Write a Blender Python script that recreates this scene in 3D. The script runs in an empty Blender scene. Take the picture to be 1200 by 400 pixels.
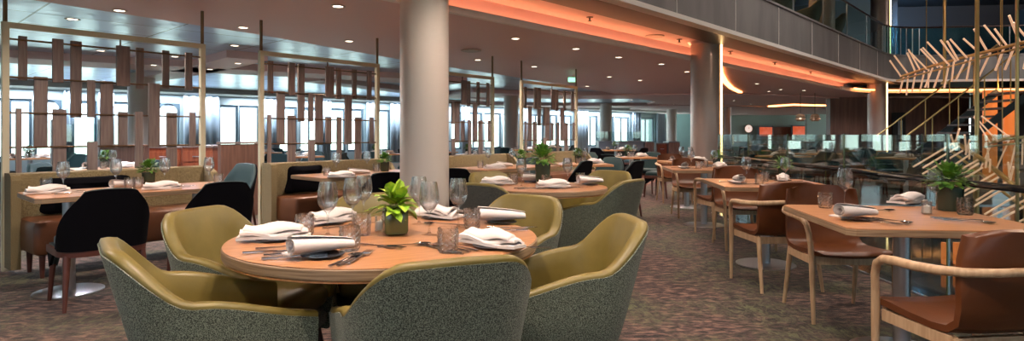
import bpy, math, random
from mathutils import Vector, Matrix
R = random.Random(7)
PI = math.pi
sc = bpy.context.scene
col = sc.collection
F, HX, HY, H = 714.0, 600.0, 157.0, 1.2
def gx(px, Y): return (px - HX) / F * Y
def gz(py, Y): return H - (py - HY) / F * Y
def atz(px, py, z):
    Y = (H - z) * F / (py - HY)
    return gx(px, Y), Y
# ------------------------------------------------------------------ materials
MATS = {}
def mat(name, base, rough=.5, metal=0., spec=.5, emis=None, es=0., noise=None, bump=None, sheen=0., coat=0.):
    """noise=(scale, colour2, detail, (sx,sy,sz)); bump=(scale,strength)"""
    m = bpy.data.materials.new(name); m.use_nodes = True
    nt = m.node_tree; b = nt.nodes['Principled BSDF']
    b.inputs['Base Color'].default_value = (*base, 1)
    b.inputs['Roughness'].default_value = rough; b.inputs['Metallic'].default_value = metal
    b.inputs['Specular IOR Level'].default_value = spec
    b.inputs['Sheen Weight'].default_value = sheen; b.inputs['Coat Weight'].default_value = coat
    if emis: b.inputs['Emission Color'].default_value = (*emis, 1); b.inputs['Emission Strength'].default_value = es
    if noise or bump:
        tc = nt.nodes.new('ShaderNodeTexCoord')
    if noise:
        mp = nt.nodes.new('ShaderNodeMapping'); nt.links.new(tc.outputs['Object'], mp.inputs[0])
        mp.inputs['Scale'].default_value = noise[3] if len(noise) > 3 else (1, 1, 1)
        n = nt.nodes.new('ShaderNodeTexNoise'); n.inputs['Scale'].default_value = noise[0]; n.inputs['Detail'].default_value = noise[2]
        nt.links.new(mp.outputs[0], n.inputs['Vector'])
        r = nt.nodes.new('ShaderNodeValToRGB'); nt.links.new(n.outputs['Fac'], r.inputs[0])
        r.color_ramp.elements[0].position = .38; r.color_ramp.elements[1].position = .62
        r.color_ramp.elements[0].color = (*base, 1); r.color_ramp.elements[1].color = (*noise[1], 1)
        nt.links.new(r.outputs[0], b.inputs['Base Color'])
    if bump:
        n2 = nt.nodes.new('ShaderNodeTexNoise'); n2.inputs['Scale'].default_value = bump[0]; n2.inputs['Detail'].default_value = 3
        nt.links.new(tc.outputs['Object'], n2.inputs['Vector'])
        bp = nt.nodes.new('ShaderNodeBump'); bp.inputs['Strength'].default_value = bump[1]; bp.inputs['Distance'].default_value = .01
        nt.links.new(n2.outputs['Fac'], bp.inputs['Height']); nt.links.new(bp.outputs[0], b.inputs['Normal'])
    MATS[name] = m
    return m
def glassmat(name, tint, rough=.02, lo=.05, hi=.75, refr=False):
    m = bpy.data.materials.new(name); m.use_nodes = True; nt = m.node_tree; nt.nodes.clear()
    o = nt.nodes.new('ShaderNodeOutputMaterial'); mx = nt.nodes.new('ShaderNodeMixShader')
    t = nt.nodes.new('ShaderNodeBsdfTransparent'); t.inputs[0].default_value = (*tint, 1)
    g = nt.nodes.new('ShaderNodeBsdfGlass' if refr else 'ShaderNodeBsdfGlossy'); g.inputs['Roughness'].default_value = rough
    lw = nt.nodes.new('ShaderNodeLayerWeight'); lw.inputs[0].default_value = .5
    mr = nt.nodes.new('ShaderNodeMapRange'); mr.inputs['To Min'].default_value = lo; mr.inputs['To Max'].default_value = hi
    pw = nt.nodes.new('ShaderNodeMath'); pw.operation = 'POWER'; pw.inputs[1].default_value = 1.7; nt.links.new(lw.outputs['Facing'], pw.inputs[0]); nt.links.new(pw.outputs[0], mr.inputs[0]); nt.links.new(mr.outputs[0], mx.inputs[0])
    nt.links.new(t.outputs[0], mx.inputs[1]); nt.links.new(g.outputs[0], mx.inputs[2]); nt.links.new(mx.outputs[0], o.inputs[0])
    MATS[name] = m; return m
M = MATS
mat('olive_vinyl', (.15, .115, .025), .42, noise=(6, (.19, .145, .035), 3), bump=(60, .05))
def tweed(name, a, b2, s=420):
    m = mat(name, a, .95, noise=(s, b2, 2), bump=(s, .5), sheen=.15)
    for n in m.node_tree.nodes:
        if n.type == 'VALTORGB': n.color_ramp.elements[0].position = .42; n.color_ramp.elements[1].position = .6
    return m
tweed('tweed_green', (.04, .05, .036), (.26, .30, .225), 300)
tweed('bench_tweed', (.12, .085, .035), (.34, .27, .14), 260)
tweed('tweed_dark', (.02, .024, .022), (.11, .115, .10), 300)
mat('black_fabric', (.003, .003, .005), .95, spec=.1)
mat('teal_velvet', (.004, .03, .036), .7, sheen=.1)
mat('brown_leather', (.11, .04, .017), .4, noise=(4, (.14, .052, .022), 3), bump=(70, .06))
mat('tan_leather', (.105, .03, .008), .38, noise=(5, (.135, .042, .012), 3), bump=(80, .05))
mat('dark_wood', (.035, .014, .012), .4, noise=(3, (.055, .02, .015), 4, (8, 8, 1)))
mat('leg_wood', (.09, .028, .02), .4)
mat('oak', (.56, .39, .24), .45, noise=(9, (.44, .29, .17), 5, (6, 6, .7)))
mat('table_wood', (.58, .28, .125), .28, noise=(5, (.45, .20, .085), 6, (1.2, 12, 4)), coat=.15)
mat('table_edge', (.38, .26, .16), .5, noise=(4, (.22, .14, .08), 2, (1, 1, 45)))
mat('steel', (.55, .56, .6), .28, 1.)
mat('cutlery_steel', (.6, .6, .62), .15, 1.)
mat('napkin_white', (.78, .72, .70), .85, bump=(14, .25))
mat('plate_black', (.03, .03, .035), .2)
mat('champagne', (.72, .66, .48), .4, .25)
mat('bronze', (.2, .12, .07), .4, .8)
mat('slat_wood', (.20, .15, .142), .55, noise=(5, (.27, .215, .20), 5, (10, 10, .8)))
mat('panel_wood', (.12, .06, .045), .5, noise=(3, (.17, .09, .07), 5, (8, 8, .6)))
mat('red_wood', (.24, .055, .025), .4, noise=(3, (.32, .09, .04), 4, (8, 8, .6)))
mat('grey_panel', (.2, .25, .3), .35)
mat('column_paint', (.60, .54, .49), .32, coat=.1)
mat('column_bronze', (.36, .28, .25), .3, .35)
mat('ceiling_pink', (.78, .57, .58), .5)
mat('silver_panel', (.8, .85, .9), .28, .55, noise=(.7, (.4, .44, .5), 3, (1, 1, 1)))
mat('cornice', (.6, .58, .57), .5)
mat('lip_white', (.88, .84, .82), .5)
mat('soffit_brown', (.075, .05, .04), .35)
mat('fascia_metal', (.22, .215, .22), .45, .3, noise=(2.2, (.16, .155, .165), 4, (1, 1, .3)))
mat('dark_wall', (.03, .028, .03), .5)
mat('upper_grey', (.10, .095, .10), .5)
mat('blue_panel', (.10, .16, .42), .4)
mat('wall_turquoise', (.28, .44, .46), .6)
mat('wall_green', (.38, .44, .40), .6)
mat('wall_wood', (.20, .11, .09), .45, noise=(2, (.14, .075, .065), 5, (6, 6, .5)))
mat('curtain_grey', (.42, .52, .62), .85)
mat('window_wall', (.42, .52, .56), .6)
mat('frame_dark', (.10, .15, .2), .4)
mat('black_gloss', (.008, .012, .016), .06, spec=.7)
mat('black_metal', (.012, .012, .014), .4)
mat('leaf_bright', (.20, .40, .02), .45, noise=(25, (.42, .58, .05), 2))
mat('leaf_dark', (.06, .19, .02), .5, noise=(30, (.16, .33, .04), 2))
mat('pot_green', (.06, .09, .035), .15, coat=.5)
mat('pot_dark', (.03, .055, .04), .2)
mat('lamp_white', (.9, .9, .9), .4, emis=(1, .82, .62), es=5)
mat('housing', (.5, .42, .38), .4)
mat('led_warm', (.9, .6, .3), .5, emis=(1, .62, .27), es=7)
mat('led_orange', (.9, .4, .15), .5, emis=(1, .45, .19), es=9)
mat('led_cove', (.9, .5, .2), .5, emis=(1, .33, .10), es=6)
mat('rod_added_glow', (.75, .55, .42), .4, .2, emis=(1, .55, .32), es=.38)  # emission stands in for lamp light falling on the rods
mat('brass', (.5, .34, .14), .3, .9)
mat('amber', (.5, .16, .04), .4, emis=(1, .25, .05), es=.42)
mat('screen_red', (.3, .05, .02), .3, emis=(.8, .12, .04), es=.5, noise=(1.2, (.5, .3, .3), 3))
mat('clock_face', (.85, .7, .65), .4, emis=(1, .75, .65), es=.6)
mat('copper', (.55, .33, .2), .3, .7)
mat('candle_wax', (.8, .78, .74), .5, emis=(1, .8, .6), es=.1)
glassmat('glass_thin', (1, 1, 1), .05, .2, 1.0, True)
glassmat('glass_cut', (1, 1, 1), .05, .28, 1, True)
glassmat('glass_rail', (.84, .90, .89), .01, .05, .35)
glassmat('glass_window', (.95, .97, .97), .01, .03, .3)
glassmat('glass_teal', (.45, .75, .78), .02, .08, .45)
def tile_bump(m, sx):
    nt = m.node_tree; b = nt.nodes['Principled BSDF']
    tc = nt.nodes.new('ShaderNodeTexCoord'); mp = nt.nodes.new('ShaderNodeMapping'); mp.inputs['Rotation'].default_value = (0, 0, -.83)
    br = nt.nodes.new('ShaderNodeTexBrick'); br.offset = 0; br.inputs['Scale'].default_value = 1; br.inputs['Mortar Size'].default_value = .012
    br.inputs['Brick Width'].default_value = sx; br.inputs['Row Height'].default_value = sx * .6
    br.inputs['Color1'].default_value = (.68, .80, .98, 1); br.inputs['Color2'].default_value = (.50, .60, .80, 1); br.inputs['Mortar'].default_value = (.06, .07, .09, 1)
    nt.links.new(tc.outputs['Object'], mp.inputs[0]); nt.links.new(mp.outputs[0], br.inputs['Vector']); nt.links.new(br.outputs['Color'], b.inputs['Base Color'])
    n = nt.nodes.new('ShaderNodeTexNoise'); n.inputs['Scale'].default_value = 1.6; n.inputs['Detail'].default_value = 2
    nt.links.new(tc.outputs['Object'], n.inputs['Vector'])
    bp = nt.nodes.new('ShaderNodeBump'); bp.inputs['Strength'].default_value = .35; bp.inputs['Distance'].default_value = .05
    nt.links.new(n.outputs['Fac'], bp.inputs['Height']); nt.links.new(bp.outputs[0], b.inputs['Normal'])
tile_bump(M['silver_panel'], 1.5)
def carpet():
    m = bpy.data.materials.new('carpet'); m.use_nodes = True; nt = m.node_tree; b = nt.nodes['Principled BSDF']
    b.inputs['Roughness'].default_value = .95; b.inputs['Specular IOR Level'].default_value = .2; b.inputs['Sheen Weight'].default_value = .15
    tc = nt.nodes.new('ShaderNodeTexCoord')
    def noise(s, d, sca=(1, 1, 1), dist=0):
        mp = nt.nodes.new('ShaderNodeMapping'); mp.inputs['Scale'].default_value = sca; nt.links.new(tc.outputs['Object'], mp.inputs[0])
        n = nt.nodes.new('ShaderNodeTexNoise'); n.inputs['Scale'].default_value = s; n.inputs['Detail'].default_value = d; n.inputs['Distortion'].default_value = dist
        nt.links.new(mp.outputs[0], n.inputs['Vector']); return n.outputs['Fac']
    def ramp(f, stops):
        r = nt.nodes.new('ShaderNodeValToRGB'); nt.links.new(f, r.inputs[0]); e = r.color_ramp.elements
        e[0].position, e[0].color = stops[0][0], (*stops[0][1], 1); e[1].position, e[1].color = stops[1][0], (*stops[1][1], 1)
        for p, c in stops[2:]:
            x = e.new(p); x.color = (*c, 1)
        return r.outputs[0]
    c1 = ramp(noise(12, 8, (1, 2.0, 1), .5), [(.38, (.015, .009, .01)), (.64, (.27, .155, .12)), (.5, (.085, .048, .042))])
    c2 = ramp(noise(1.3, 5), [(.42, (0, 0, 0)), (.62, (1, 1, 1))])
    c3 = ramp(noise(11, 6, (2, 1, 1), 1.2), [(.42, (.02, .017, .016)), (.62, (.12, .125, .06))])
    mx = nt.nodes.new('ShaderNodeMix'); mx.data_type = 'RGBA'; nt.links.new(c2, mx.inputs[0]); nt.links.new(c1, mx.inputs[6]); nt.links.new(c3, mx.inputs[7])
    fine = ramp(noise(120, 3), [(.3, (.55, .55, .55)), (.7, (1.25, 1.25, 1.25))])
    mu = nt.nodes.new('ShaderNodeMix'); mu.data_type = 'RGBA'; mu.blend_type = 'MULTIPLY'; mu.inputs[0].default_value = 1
    nt.links.new(mx.outputs[2], mu.inputs[6]); nt.links.new(fine, mu.inputs[7]); nt.links.new(mu.outputs[2], b.inputs['Base Color'])
    bp = nt.nodes.new('ShaderNodeBump'); bp.inputs['Strength'].default_value = .6; bp.inputs['Distance'].default_value = .01
    nt.links.new(noise(90, 3), bp.inputs['Height']); nt.links.new(bp.outputs[0], b.inputs['Normal'])
    M['carpet'] = m
carpet()
mat('aisle', (.20, .085, .06), .7, noise=(5, (.26, .12, .09), 4))
# ------------------------------------------------------------------ mesh helpers
class MB:
    def __init__(s): s.v = []; s.f = []
    def add(s, vs, fs, mx=None):
        o = len(s.v)
        s.v += [tuple(mx @ Vector(v)) if mx else tuple(v) for v in vs]
        s.f += [tuple(i + o for i in f) for f in fs]; return s
    def box(s, c, d, rz=0, b=0, mx=None):
        x, y, z = d[0] / 2, d[1] / 2, d[2] / 2
        t = Matrix.Translation(c) @ Matrix.Rotation(rz, 4, 'Z')
        if mx: t = mx @ t
        if b <= 0:
            vs = [(i * x, j * y, k * z) for k in (-1, 1) for i, j in ((-1, -1), (1, -1), (1, 1), (-1, 1))]
            fs = [(3, 2, 1, 0), (4, 5, 6, 7), (0, 1, 5, 4), (1, 2, 6, 5), (2, 3, 7, 6), (3, 0, 4, 7)]
            return s.add(vs, fs, t)
        b = min(b, x * .9, y * .9, z * .9); secs = []
        for (zz, q) in ((-z, b), (-z + b * .3, b * .3), (-z + b, 0), (z - b, 0), (z - b * .3, b * .3), (z, b)):
            ring = []
            for (cx, cy, a0) in ((x - b, y - b, 0), (-x + b, y - b, 90), (-x + b, -y + b, 180), (x - b, -y + b, 270)):
                for a in (0, 30, 60, 90):
                    an = math.radians(a0 + a); ring.append((cx + (b - q) * math.cos(an), cy + (b - q) * math.sin(an), zz))
            secs.append(ring)
        return s.loft(secs, t)
    def loft(s, secs, mx=None, cap=True, closed=False):
        n = len(secs[0]); vs = [p for r in secs for p in r]; fs = []; k = len(secs)
        for i in range(k if closed else k - 1):
            a, b = i * n, ((i + 1) % k) * n
            for j in range(n):
                j2 = (j + 1) % n; fs.append((a + j, a + j2, b + j2, b + j))
        if cap and not closed: fs.append(tuple(range(n - 1, -1, -1))); fs.append(tuple((k - 1) * n + j for j in range(n)))
        return s.add(vs, fs, mx)
    def lathe(s, prof, n=24, mx=None, cap=True):
        secs = [[(r * math.cos(2 * PI * j / n), r * math.sin(2 * PI * j / n), z) for j in range(n)] for r, z in prof]
        return s.loft(secs, mx, cap)
    def tube(s, pts, r, n=8, mx=None, closed=False, sq=None):
        pts = [Vector(p) for p in pts]; k = len(pts); secs = []; up = None
        for i, p in enumerate(pts):
            a = pts[i - 1] if (i > 0 or closed) else p; b = pts[(i + 1) % k] if (i < k - 1 or closed) else p
            t = (b - a).normalized()
            if up is None:
                up = Vector((0, 0, 1)) if abs(t.z) < .9 else Vector((1, 0, 0))
            sd = t.cross(up).normalized(); up = sd.cross(t).normalized()
            rr = r[i] if isinstance(r, (list, tuple)) else r
            fx, fy = sq if sq else (1, 1)
            secs.append([tuple(p + (sd * math.cos(2 * PI * j / n + PI / n) * fx + up * math.sin(2 * PI * j / n + PI / n) * fy) * rr) for j in range(n)])
        return s.loft(secs, mx, closed=closed)
    def poly(s, pts, z0, z1, mx=None):
        n = len(pts); return s.loft([[(x, y, z0) for x, y in pts], [(x, y, z1) for x, y in pts]], mx)
    def pad(s, w, d, h, z=0, e=.35, n=28, mx=None, cx=0, cy=0):
        secs = []
        for t in (-1, -.93, -.75, -.4, 0, .4, .75, .93, 1):
            q = (1 - abs(t) ** 4 * .22) if abs(t) < 1 else .72
            ring = []
            for j in range(n):
                a = 2 * PI * j / n; c, si = math.cos(a), math.sin(a)
                ring.append((cx + math.copysign(abs(c) ** e, c) * w / 2 * q, cy + math.copysign(abs(si) ** e, si) * d / 2 * q, z + h / 2 * t * (1 - .0)))
            secs.append(ring)
        return s.loft(secs, mx)
    def mesh(s, name):
        m = bpy.data.meshes.new(name); m.from_pydata(s.v, [], s.f); m.update()
        return m
    def build(s, name, m, parent=None, smooth=True, ang=40):
        me = s.mesh(name); me.materials.append(M[m] if isinstance(m, str) else m)
        import bmesh
        bm = bmesh.new(); bm.from_mesh(me); bmesh.ops.recalc_face_normals(bm, faces=bm.faces); bm.to_mesh(me); bm.free()
        if smooth:
            me.polygons.foreach_set('use_smooth', [True] * len(me.polygons)); me.set_sharp_from_angle(angle=math.radians(ang))
        o = bpy.data.objects.new(name, me); col.objects.link(o)
        if parent: o.parent = parent
        return o
def tag(o, label, cat, group=None):
    o['label'] = label; o['category'] = cat
    if group: o['group'] = group
    return o
def struct(o): o['kind'] = 'structure'; return o
def empty(name, label, cat, loc=(0, 0, 0), rz=0, group=None):
    o = bpy.data.objects.new(name, None); col.objects.link(o); o.empty_display_size = .1
    o.location = loc; o.rotation_euler = (0, 0, rz); return tag(o, label, cat, group)
KIDS = {}
def kids(o):
    return [c for c in bpy.data.objects if c.parent is o]
def dup(o, loc, rz=0, label=None, group=None, parent=None):
    c = o.copy(); col.objects.link(c)
    if o.name not in KIDS: KIDS[o.name] = kids(o)
    if parent is not None: c.parent = parent
    else:
        c.location = loc; c.rotation_euler = (0, 0, rz)
        if label: c['label'] = label
        if group: c['group'] = group
    for ch in KIDS[o.name]: dup(ch, None, parent=c)
    return c
PROTO = {}
def place(kind, maker, loc, rz, label, group=None):
    """first call builds the thing, later calls copy it and its parts"""
    if kind not in PROTO:
        o = maker(); PROTO[kind] = o; o.location = loc; o.rotation_euler = (0, 0, rz); o['label'] = label
        if group: o['group'] = group
        return o
    o = dup(PROTO[kind], loc, rz, label)
    if group: o['group'] = group
    elif 'group' in o: del o['group']
    return o
# ------------------------------------------------------------------ upholstered shell chairs
def uplan(a, b, yf, r, n=57):
    pts = []
    L1 = yf + b - r; L2 = r * PI / 2; L3 = a - r; T = L1 + L2 + L3
    def P(s):                      # s = distance from the back centre, right side
        if s < L3: return (s, -b, 0, -1)
        s -= L3
        if s < L2:
            t = s / r; return (a - r + r * math.sin(t), -b + r - r * math.cos(t), math.sin(t), -math.cos(t))
        s -= L2; return (a, -b + r + s, 1, 0)
    for i in range(n):
        q = -1 + 2 * i / (n - 1); x, y, nx, ny = P(min(abs(q) * T, T - 1e-6))
        pts.append((math.copysign(x, q) if q else 0, y, math.copysign(nx, q) if nx else 0, ny, abs(q) * T))
    return pts
def sm(t): t = max(0, min(1, t)); return t * t * (3 - 2 * t)
def shell(plan, hf, z0, d0, d1, leanb, leana, zi=None, rim=.0, flare=.35):
    secs = []
    for x, y, nx, ny, s in plan:
        h = hf(s); wb = abs(ny); lean = leanb * wb + leana * (1 - wb)
        def pt(z, d):
            o = lean * (z - .44) if z > .44 else -(.44 - z) * flare
            return (x + nx * (o - d), y + ny * (o - d), z)
        lo = [z0 + (h - z0) * t for t in (0, .12, .3, .5, .7, .88, 1)]
        ring = [pt(z, d0) for z in lo]
        th = d1 - d0
        ring += [pt(h + rim * .8, d0 + th * .12), pt(h + rim, d0 + th * .5), pt(h + rim * .8, d0 + th * .88)]
        z1 = zi if zi is not None else z0
        ring += [pt(h - (h - z1) * t, d1) for t in (0, .25, .5, .75, 1)]
        secs.append(ring)
    return secs
def make_armchair(outer='tweed_green'):
    e = empty('upholstered_armchair', '', 'armchair')
    plan = uplan(.275, .29, .235, .17)
    def hf(s): return .832 - .006 * (s / .2) ** 2 - .155 * sm((s - .135) / .20) - .03 * sm((s - .37) / .3)
    MB().loft(shell(plan, lambda s: hf(s) - .006, .25, 0, .02, .26, .10)).build('outer_shell', outer, e, ang=60)
    MB().loft(shell(plan, lambda s: hf(s) - .002, .40, .005, .058, .26, .10, rim=.014)).build('inner_upholstery', 'olive_vinyl', e, ang=70)
    MB().pad(.44, .50, .13, .42, .3, cy=.0).build('seat', 'olive_vinyl', e, ang=60)
    f = MB(); f.pad(.45, .50, .10, .31, .35); f.build('seat_base', outer if outer == 'tweed_dark' else 'tweed_dark', e)
    for sx in (-1, 1):
        for sy in (-1, 1):
            MB().tube([(sx * .175, sy * .18, .27), (sx * .215, sy * .235 - .01, 0)], [.022, .012], 10).build('leg', 'dark_wood', e)
    return e
def make_side_chair(outer='black_fabric', inner='teal_velvet'):
    e = empty('side_chair', '', 'chair')
    plan = uplan(.275, .27, .20, .15)
    def hf(s):
        t = max(0, (s - .135)); return .82 - .01 * (s / .15) ** 2 - min(.34, (t * 1.25 if t > .03 else t * t / .03 * 1.25) ) - .03 * sm((s - .42) / .3)
    MB().loft(shell(plan, hf, .40, 0, .02, .20, .05, flare=.1)).build('outer_shell', outer, e, ang=60)
    MB().loft(shell(plan, lambda s: hf(s) - .004, .42, .018, .05, .20, .05, rim=.008, flare=.1)).build('inner_upholstery', inner, e, ang=70)
    MB().pad(.48, .47, .10, .44, .3, cy=-.01).build('seat', inner, e)
    f = MB()
    plan2 = uplan(.272, .262, .20, .16, 31)
    f.loft([[(x + nx * d, y + ny * d, z) for d, z in ((0, .36), (0, .41), (-.04, .41), (-.04, .36))] for x, y, nx, ny, s in plan2])
    f.box((0, .18, .385), (.50, .04, .05)); f.build('seat_frame', 'leg_wood', e)
    for sx in (-1, 1):
        for sy in (-1, 1):
            MB().tube([(sx * .225, sy * .19, .37), (sx * .25, sy * .23 - .015, 0)], [.024, .013], 10).build('leg', 'leg_wood', e)
    return e
def make_oak_chair():
    e = empty('oak_armchair', '', 'armchair')
    prof = [(.25, .432), (.235, .45), (.15, .447), (.03, .437), (-.09, .432), (-.16, .44), (-.205, .47), (-.232, .53), (-.25, .62), (-.262, .72), (-.274, .815), (-.279, .84)]
    nu, nv = len(prof), 15; top, bot = [], []
    for i, (y, z) in enumerate(prof):
        t = i / (nu - 1)
        w = .245 if i < 6 else .245 - .0 * (i - 5)
        if i == nu - 1: w = .19
        if i == nu - 2: w = .232
        if i == 0: w = .20
        for j in range(nv):
            q = -1 + 2 * j / (nv - 1); k = sm((i - 5) / 4)
            yy = y + k * .055 * q * q * 1.0; zz = z + (1 - k) * .012 * q * q - (.02 * abs(q) ** 4 if i == nu - 1 else 0)
            top.append((q * w, yy, zz))
            a = prof[max(i - 1, 0)]; b = prof[min(i + 1, nu - 1)]; dy, dz = b[0] - a[0], b[1] - a[1]; L = math.hypot(dy, dz)
            bot.append((q * w, yy + dz / L * -.028 * 1, zz + dy / L * .028))
    fs = []
    N = nu * nv
    for i in range(nu - 1):
        for j in range(nv - 1):
            a = i * nv + j; fs.append((a, a + 1, a + nv + 1, a + nv)); fs.append((N + a, N + a + nv, N + a + nv + 1, N + a + 1))
    for i in range(nu - 1):
        for j in (0, nv - 1):
            a = i * nv + j; fs.append((a, a + nv, N + a + nv, N + a))
    for j in range(nv - 1):
        for i in (0, nu - 1):
            a = i * nv + j; fs.append((a, a + 1, N + a + 1, N + a))
    m = MB(); m.add(top + bot, fs)
    so = m.build('seat_shell', 'tan_leather', e, ang=70)
    # bentwood hoop: front leg tops sweep into arms that pass behind the back
    pts = []
    for sx in (1,):
        pass
    right = [(.262, .205, .50), (.268, .20, .57), (.275, .178, .625), (.283, .13, .652), (.29, .05, .66), (.292, -.06, .662), (.28, -.16, .668), (.24, -.25, .676), (.16, -.305, .685), (.06, -.322, .69)]
    pts = right + [(-x, y, z) for x, y, z in reversed(right)]
    rr = [.017, .017, .018, .019, .02, .02, .019, .018, .017, .016]; rr = rr + rr[::-1]
    MB().tube(pts, rr, 12).build('armrest', 'oak', e, ang=80)
    for sx in (-1, 1):
        MB().tube([(sx * .262, .205, .52), (sx * .255, .212, .40), (sx * .25, .225, 0)], [.017, .019, .012], 12).build('leg', 'oak', e)
        MB().tube([(sx * .225, -.19, .41), (sx * .24, -.27, 0)], [.02, .012], 12).build('leg', 'oak', e)
    a = MB(); a.box((0, .19, .395), (.46, .024, .05)); a.box((0, -.185, .385), (.43, .024, .05))
    for sx in (-1, 1): a.box((sx * .232, 0, .39), (.022, .38, .05))
    a.build('apron', 'oak', e)
    return e
# ------------------------------------------------------------------ tables
def disc_base(p, x=0, y=0, r=.26, h=.70, m='steel'):
    MB().tube([(x, y, .012), (x, y, h)], .042, 24).build('pedestal', m, p)
    MB().lathe([(r, 0), (r, .008), (r - .02, .014), (.05, .018)], 40, Matrix.Translation((x, y, 0))).build('base_plate', m, p)
def make_round(D):
    e = empty('round_table', '', 'table')
    r = D / 2
    MB().lathe([(r - .004, .708), (r, .712), (r, .744), (r - .003, .7475)], 96).build('edge_band', 'table_edge', e)
    MB().lathe([(r - .006, .70), (r - .006, .747), (r - .004, .75)], 96).build('tabletop', 'table_wood', e)
    disc_base(e)
    return e
def make_rect(w, l, two=False):
    e = empty('dining_table', '', 'table')
    c = .035
    def oct_(w, l): return [(w / 2 - c, -l / 2), (w / 2, -l / 2 + c), (w / 2, l / 2 - c), (w / 2 - c, l / 2), (-w / 2 + c, l / 2), (-w / 2, l / 2 - c), (-w / 2, -l / 2 + c), (-w / 2 + c, -l / 2)]
    MB().poly(oct_(w, l), .715, .746).build('edge_band', 'table_edge', e, smooth=False)
    MB().poly(oct_(w - .006, l - .006), .712, .75).build('tabletop', 'table_wood', e, smooth=False)
    if two:
        disc_base(e, 0, -l / 4 - .1, .23); disc_base(e, 0, l / 4 + .1, .23)
    else: disc_base(e)
    return e
# ------------------------------------------------------------------ tableware
def make_wine():
    p = [(.034, 0), (.034, .002), (.012, .006), (.0045, .016), (.0038, .05), (.004, .09), (.008, .103), (.026, .118), (.040, .14), (.0445, .165), (.042, .195), (.035, .235), (.0338, .236), (.0406, .195), (.043, .165), (.0385, .141), (.024, .12), (.0, .110)]
    o = MB().lathe(p, 28, cap=False).build('wine_glass', 'glass_thin', ang=80); return tag(o, '', 'wine glass')
def make_tumbler():
    n, prof = 32, [(.034, 0), (.0345, .004)] + [(.035 + .004 * k / 9, .008 + .085 * k / 9) for k in range(10)]
    secs = []
    for i, (r, z) in enumerate(prof):
        secs.append([((r + (.004 if (j // 2 + i) % 2 and 1 < i < 10 else 0)) * math.cos(2 * PI * j / n), (r + (.004 if (j // 2 + i) % 2 and 1 < i < 10 else 0)) * math.sin(2 * PI * j / n), z) for j in range(n)])
    for r, z in ((.0365, .094), (.033, .03), (.031, .014), (.001, .012)): secs.append([(r * math.cos(2 * PI * j / n), r * math.sin(2 * PI * j / n), z) for j in range(n)])
    o = MB().loft(secs).build('water_tumbler', 'glass_cut', smooth=False); return tag(o, '', 'glass')
def make_roll():
    """a napkin rolled into a cone-like roll lying along x"""
    m = MB(); outer = []; n = 46
    def sp(t, k):
        a = t * 4.6 * PI; r = (.010 + .021 * t) * k
        return r * math.cos(a), r * math.sin(a)
    secs = []
    for x, k, dz in ((-.10, 1.22, .038), (-.06, 1.15, .036), (0, 1.0, .032), (.06, .85, .027), (.10, .7, .022)):  # wide end first
        pts = [sp(i / n, k) for i in range(n + 1)]
        inn = [sp(i / n, k) for i in range(n, -1, -1)]
        ring = [(x, a, b * .85 + dz) for a, b in pts] + [(x, a * (1 - .0022 / max(math.hypot(a, b), .004)), b * .85 * (1 - .0022 / max(math.hypot(a, b), .004)) + dz) for a, b in inn]
        secs.append(ring)
    m.loft(secs)
    m.box((-.02, .035, .008), (.17, .05, .008), .1, .003)
    o = m.build('napkin', 'napkin_white', ang=70); return tag(o, '', 'napkin')
def make_fold():
    """a napkin folded to a long soft wedge with crumpled layers"""
    m = MB(); rr = random.Random(3)
    for lay, (z, s, rz) in enumerate(((.0, 1.0, 0), (.013, .93, .08), (.026, .8, -.1))):
        nx, ny = 12, 6; top = []; bot = []
        for i in range(nx):
            for j in range(ny):
                u, v = i / (nx - 1), j / (ny - 1)
                w = .055 * (1 - .35 * u) * s
                x = (u - .5) * .22 * s; y = (v - .5) * 2 * w
                zz = z + .008 + .009 * math.sin(u * 7 + v * 3 + lay) * (1 if lay else .3) + .012 * lay * math.exp(-((v - .5) / .3) ** 2)
                top.append((x, y, zz + .006)); bot.append((x, y, max(.0, zz - .006)))
        N = nx * ny; fs = []
        for i in range(nx - 1):
            for j in range(ny - 1):
                a = i * ny + j; fs += [(a, a + 1, a + ny + 1, a + ny), (N + a, N + a + ny, N + a + ny + 1, N + a + 1)]
            for j in (0, ny - 1):
                a = i * ny + j; fs.append((a, a + ny, N + a + ny, N + a))
        for j in range(ny - 1):
            for i in (0, nx - 1):
                a = i * ny + j; fs.append((a, a + 1, N + a + 1, N + a))
        m.add(top + bot, fs, Matrix.Rotation(rz, 4, 'Z'))
    o = m.build('napkin', 'napkin_white', ang=80); return tag(o, '', 'napkin')
def make_plate():
    o = MB().lathe([(.045, 0), (.05, .003), (.09, .009), (.092, .0115), (.089, .012), (.05, .006), (.0, .005)], 36, cap=False).build('side_plate', 'plate_black'); return tag(o, '', 'plate')
def outline(pts, th=.0018, lift=None):
    m = MB(); n = len(pts); return m.poly(pts, 0, th)
def make_knife():
    m = MB(); m.tube([(-.11, 0, .004), (-.02, 0, .004), (0, 0, .004)], [.0055, .0048, .003], 8, sq=(1, .6))
    m.poly([(0, -.004), (.06, -.008), (.095, -.006), (.11, 0), (.1, .005), (0, .005)], .002, .0045)
    return tag(m.build('table_knife', 'cutlery_steel'), '', 'knife')
def make_fork():
    m = MB(); m.tube([(-.10, 0, .003), (-.02, 0, .004), (.03, 0, .006)], [.006, .0035, .0025], 8, sq=(1, .5))
    m.poly([(.025, -.002), (.04, -.011), (.055, -.012), (.055, .012), (.04, .011), (.025, .002)], .004, .006)
    for y in (-.0105, -.0035, .0035, .0105): m.box((.078, y, .006), (.05, .0028, .002))
    return tag(m.build('table_fork', 'cutlery_steel'), '', 'fork')
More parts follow.
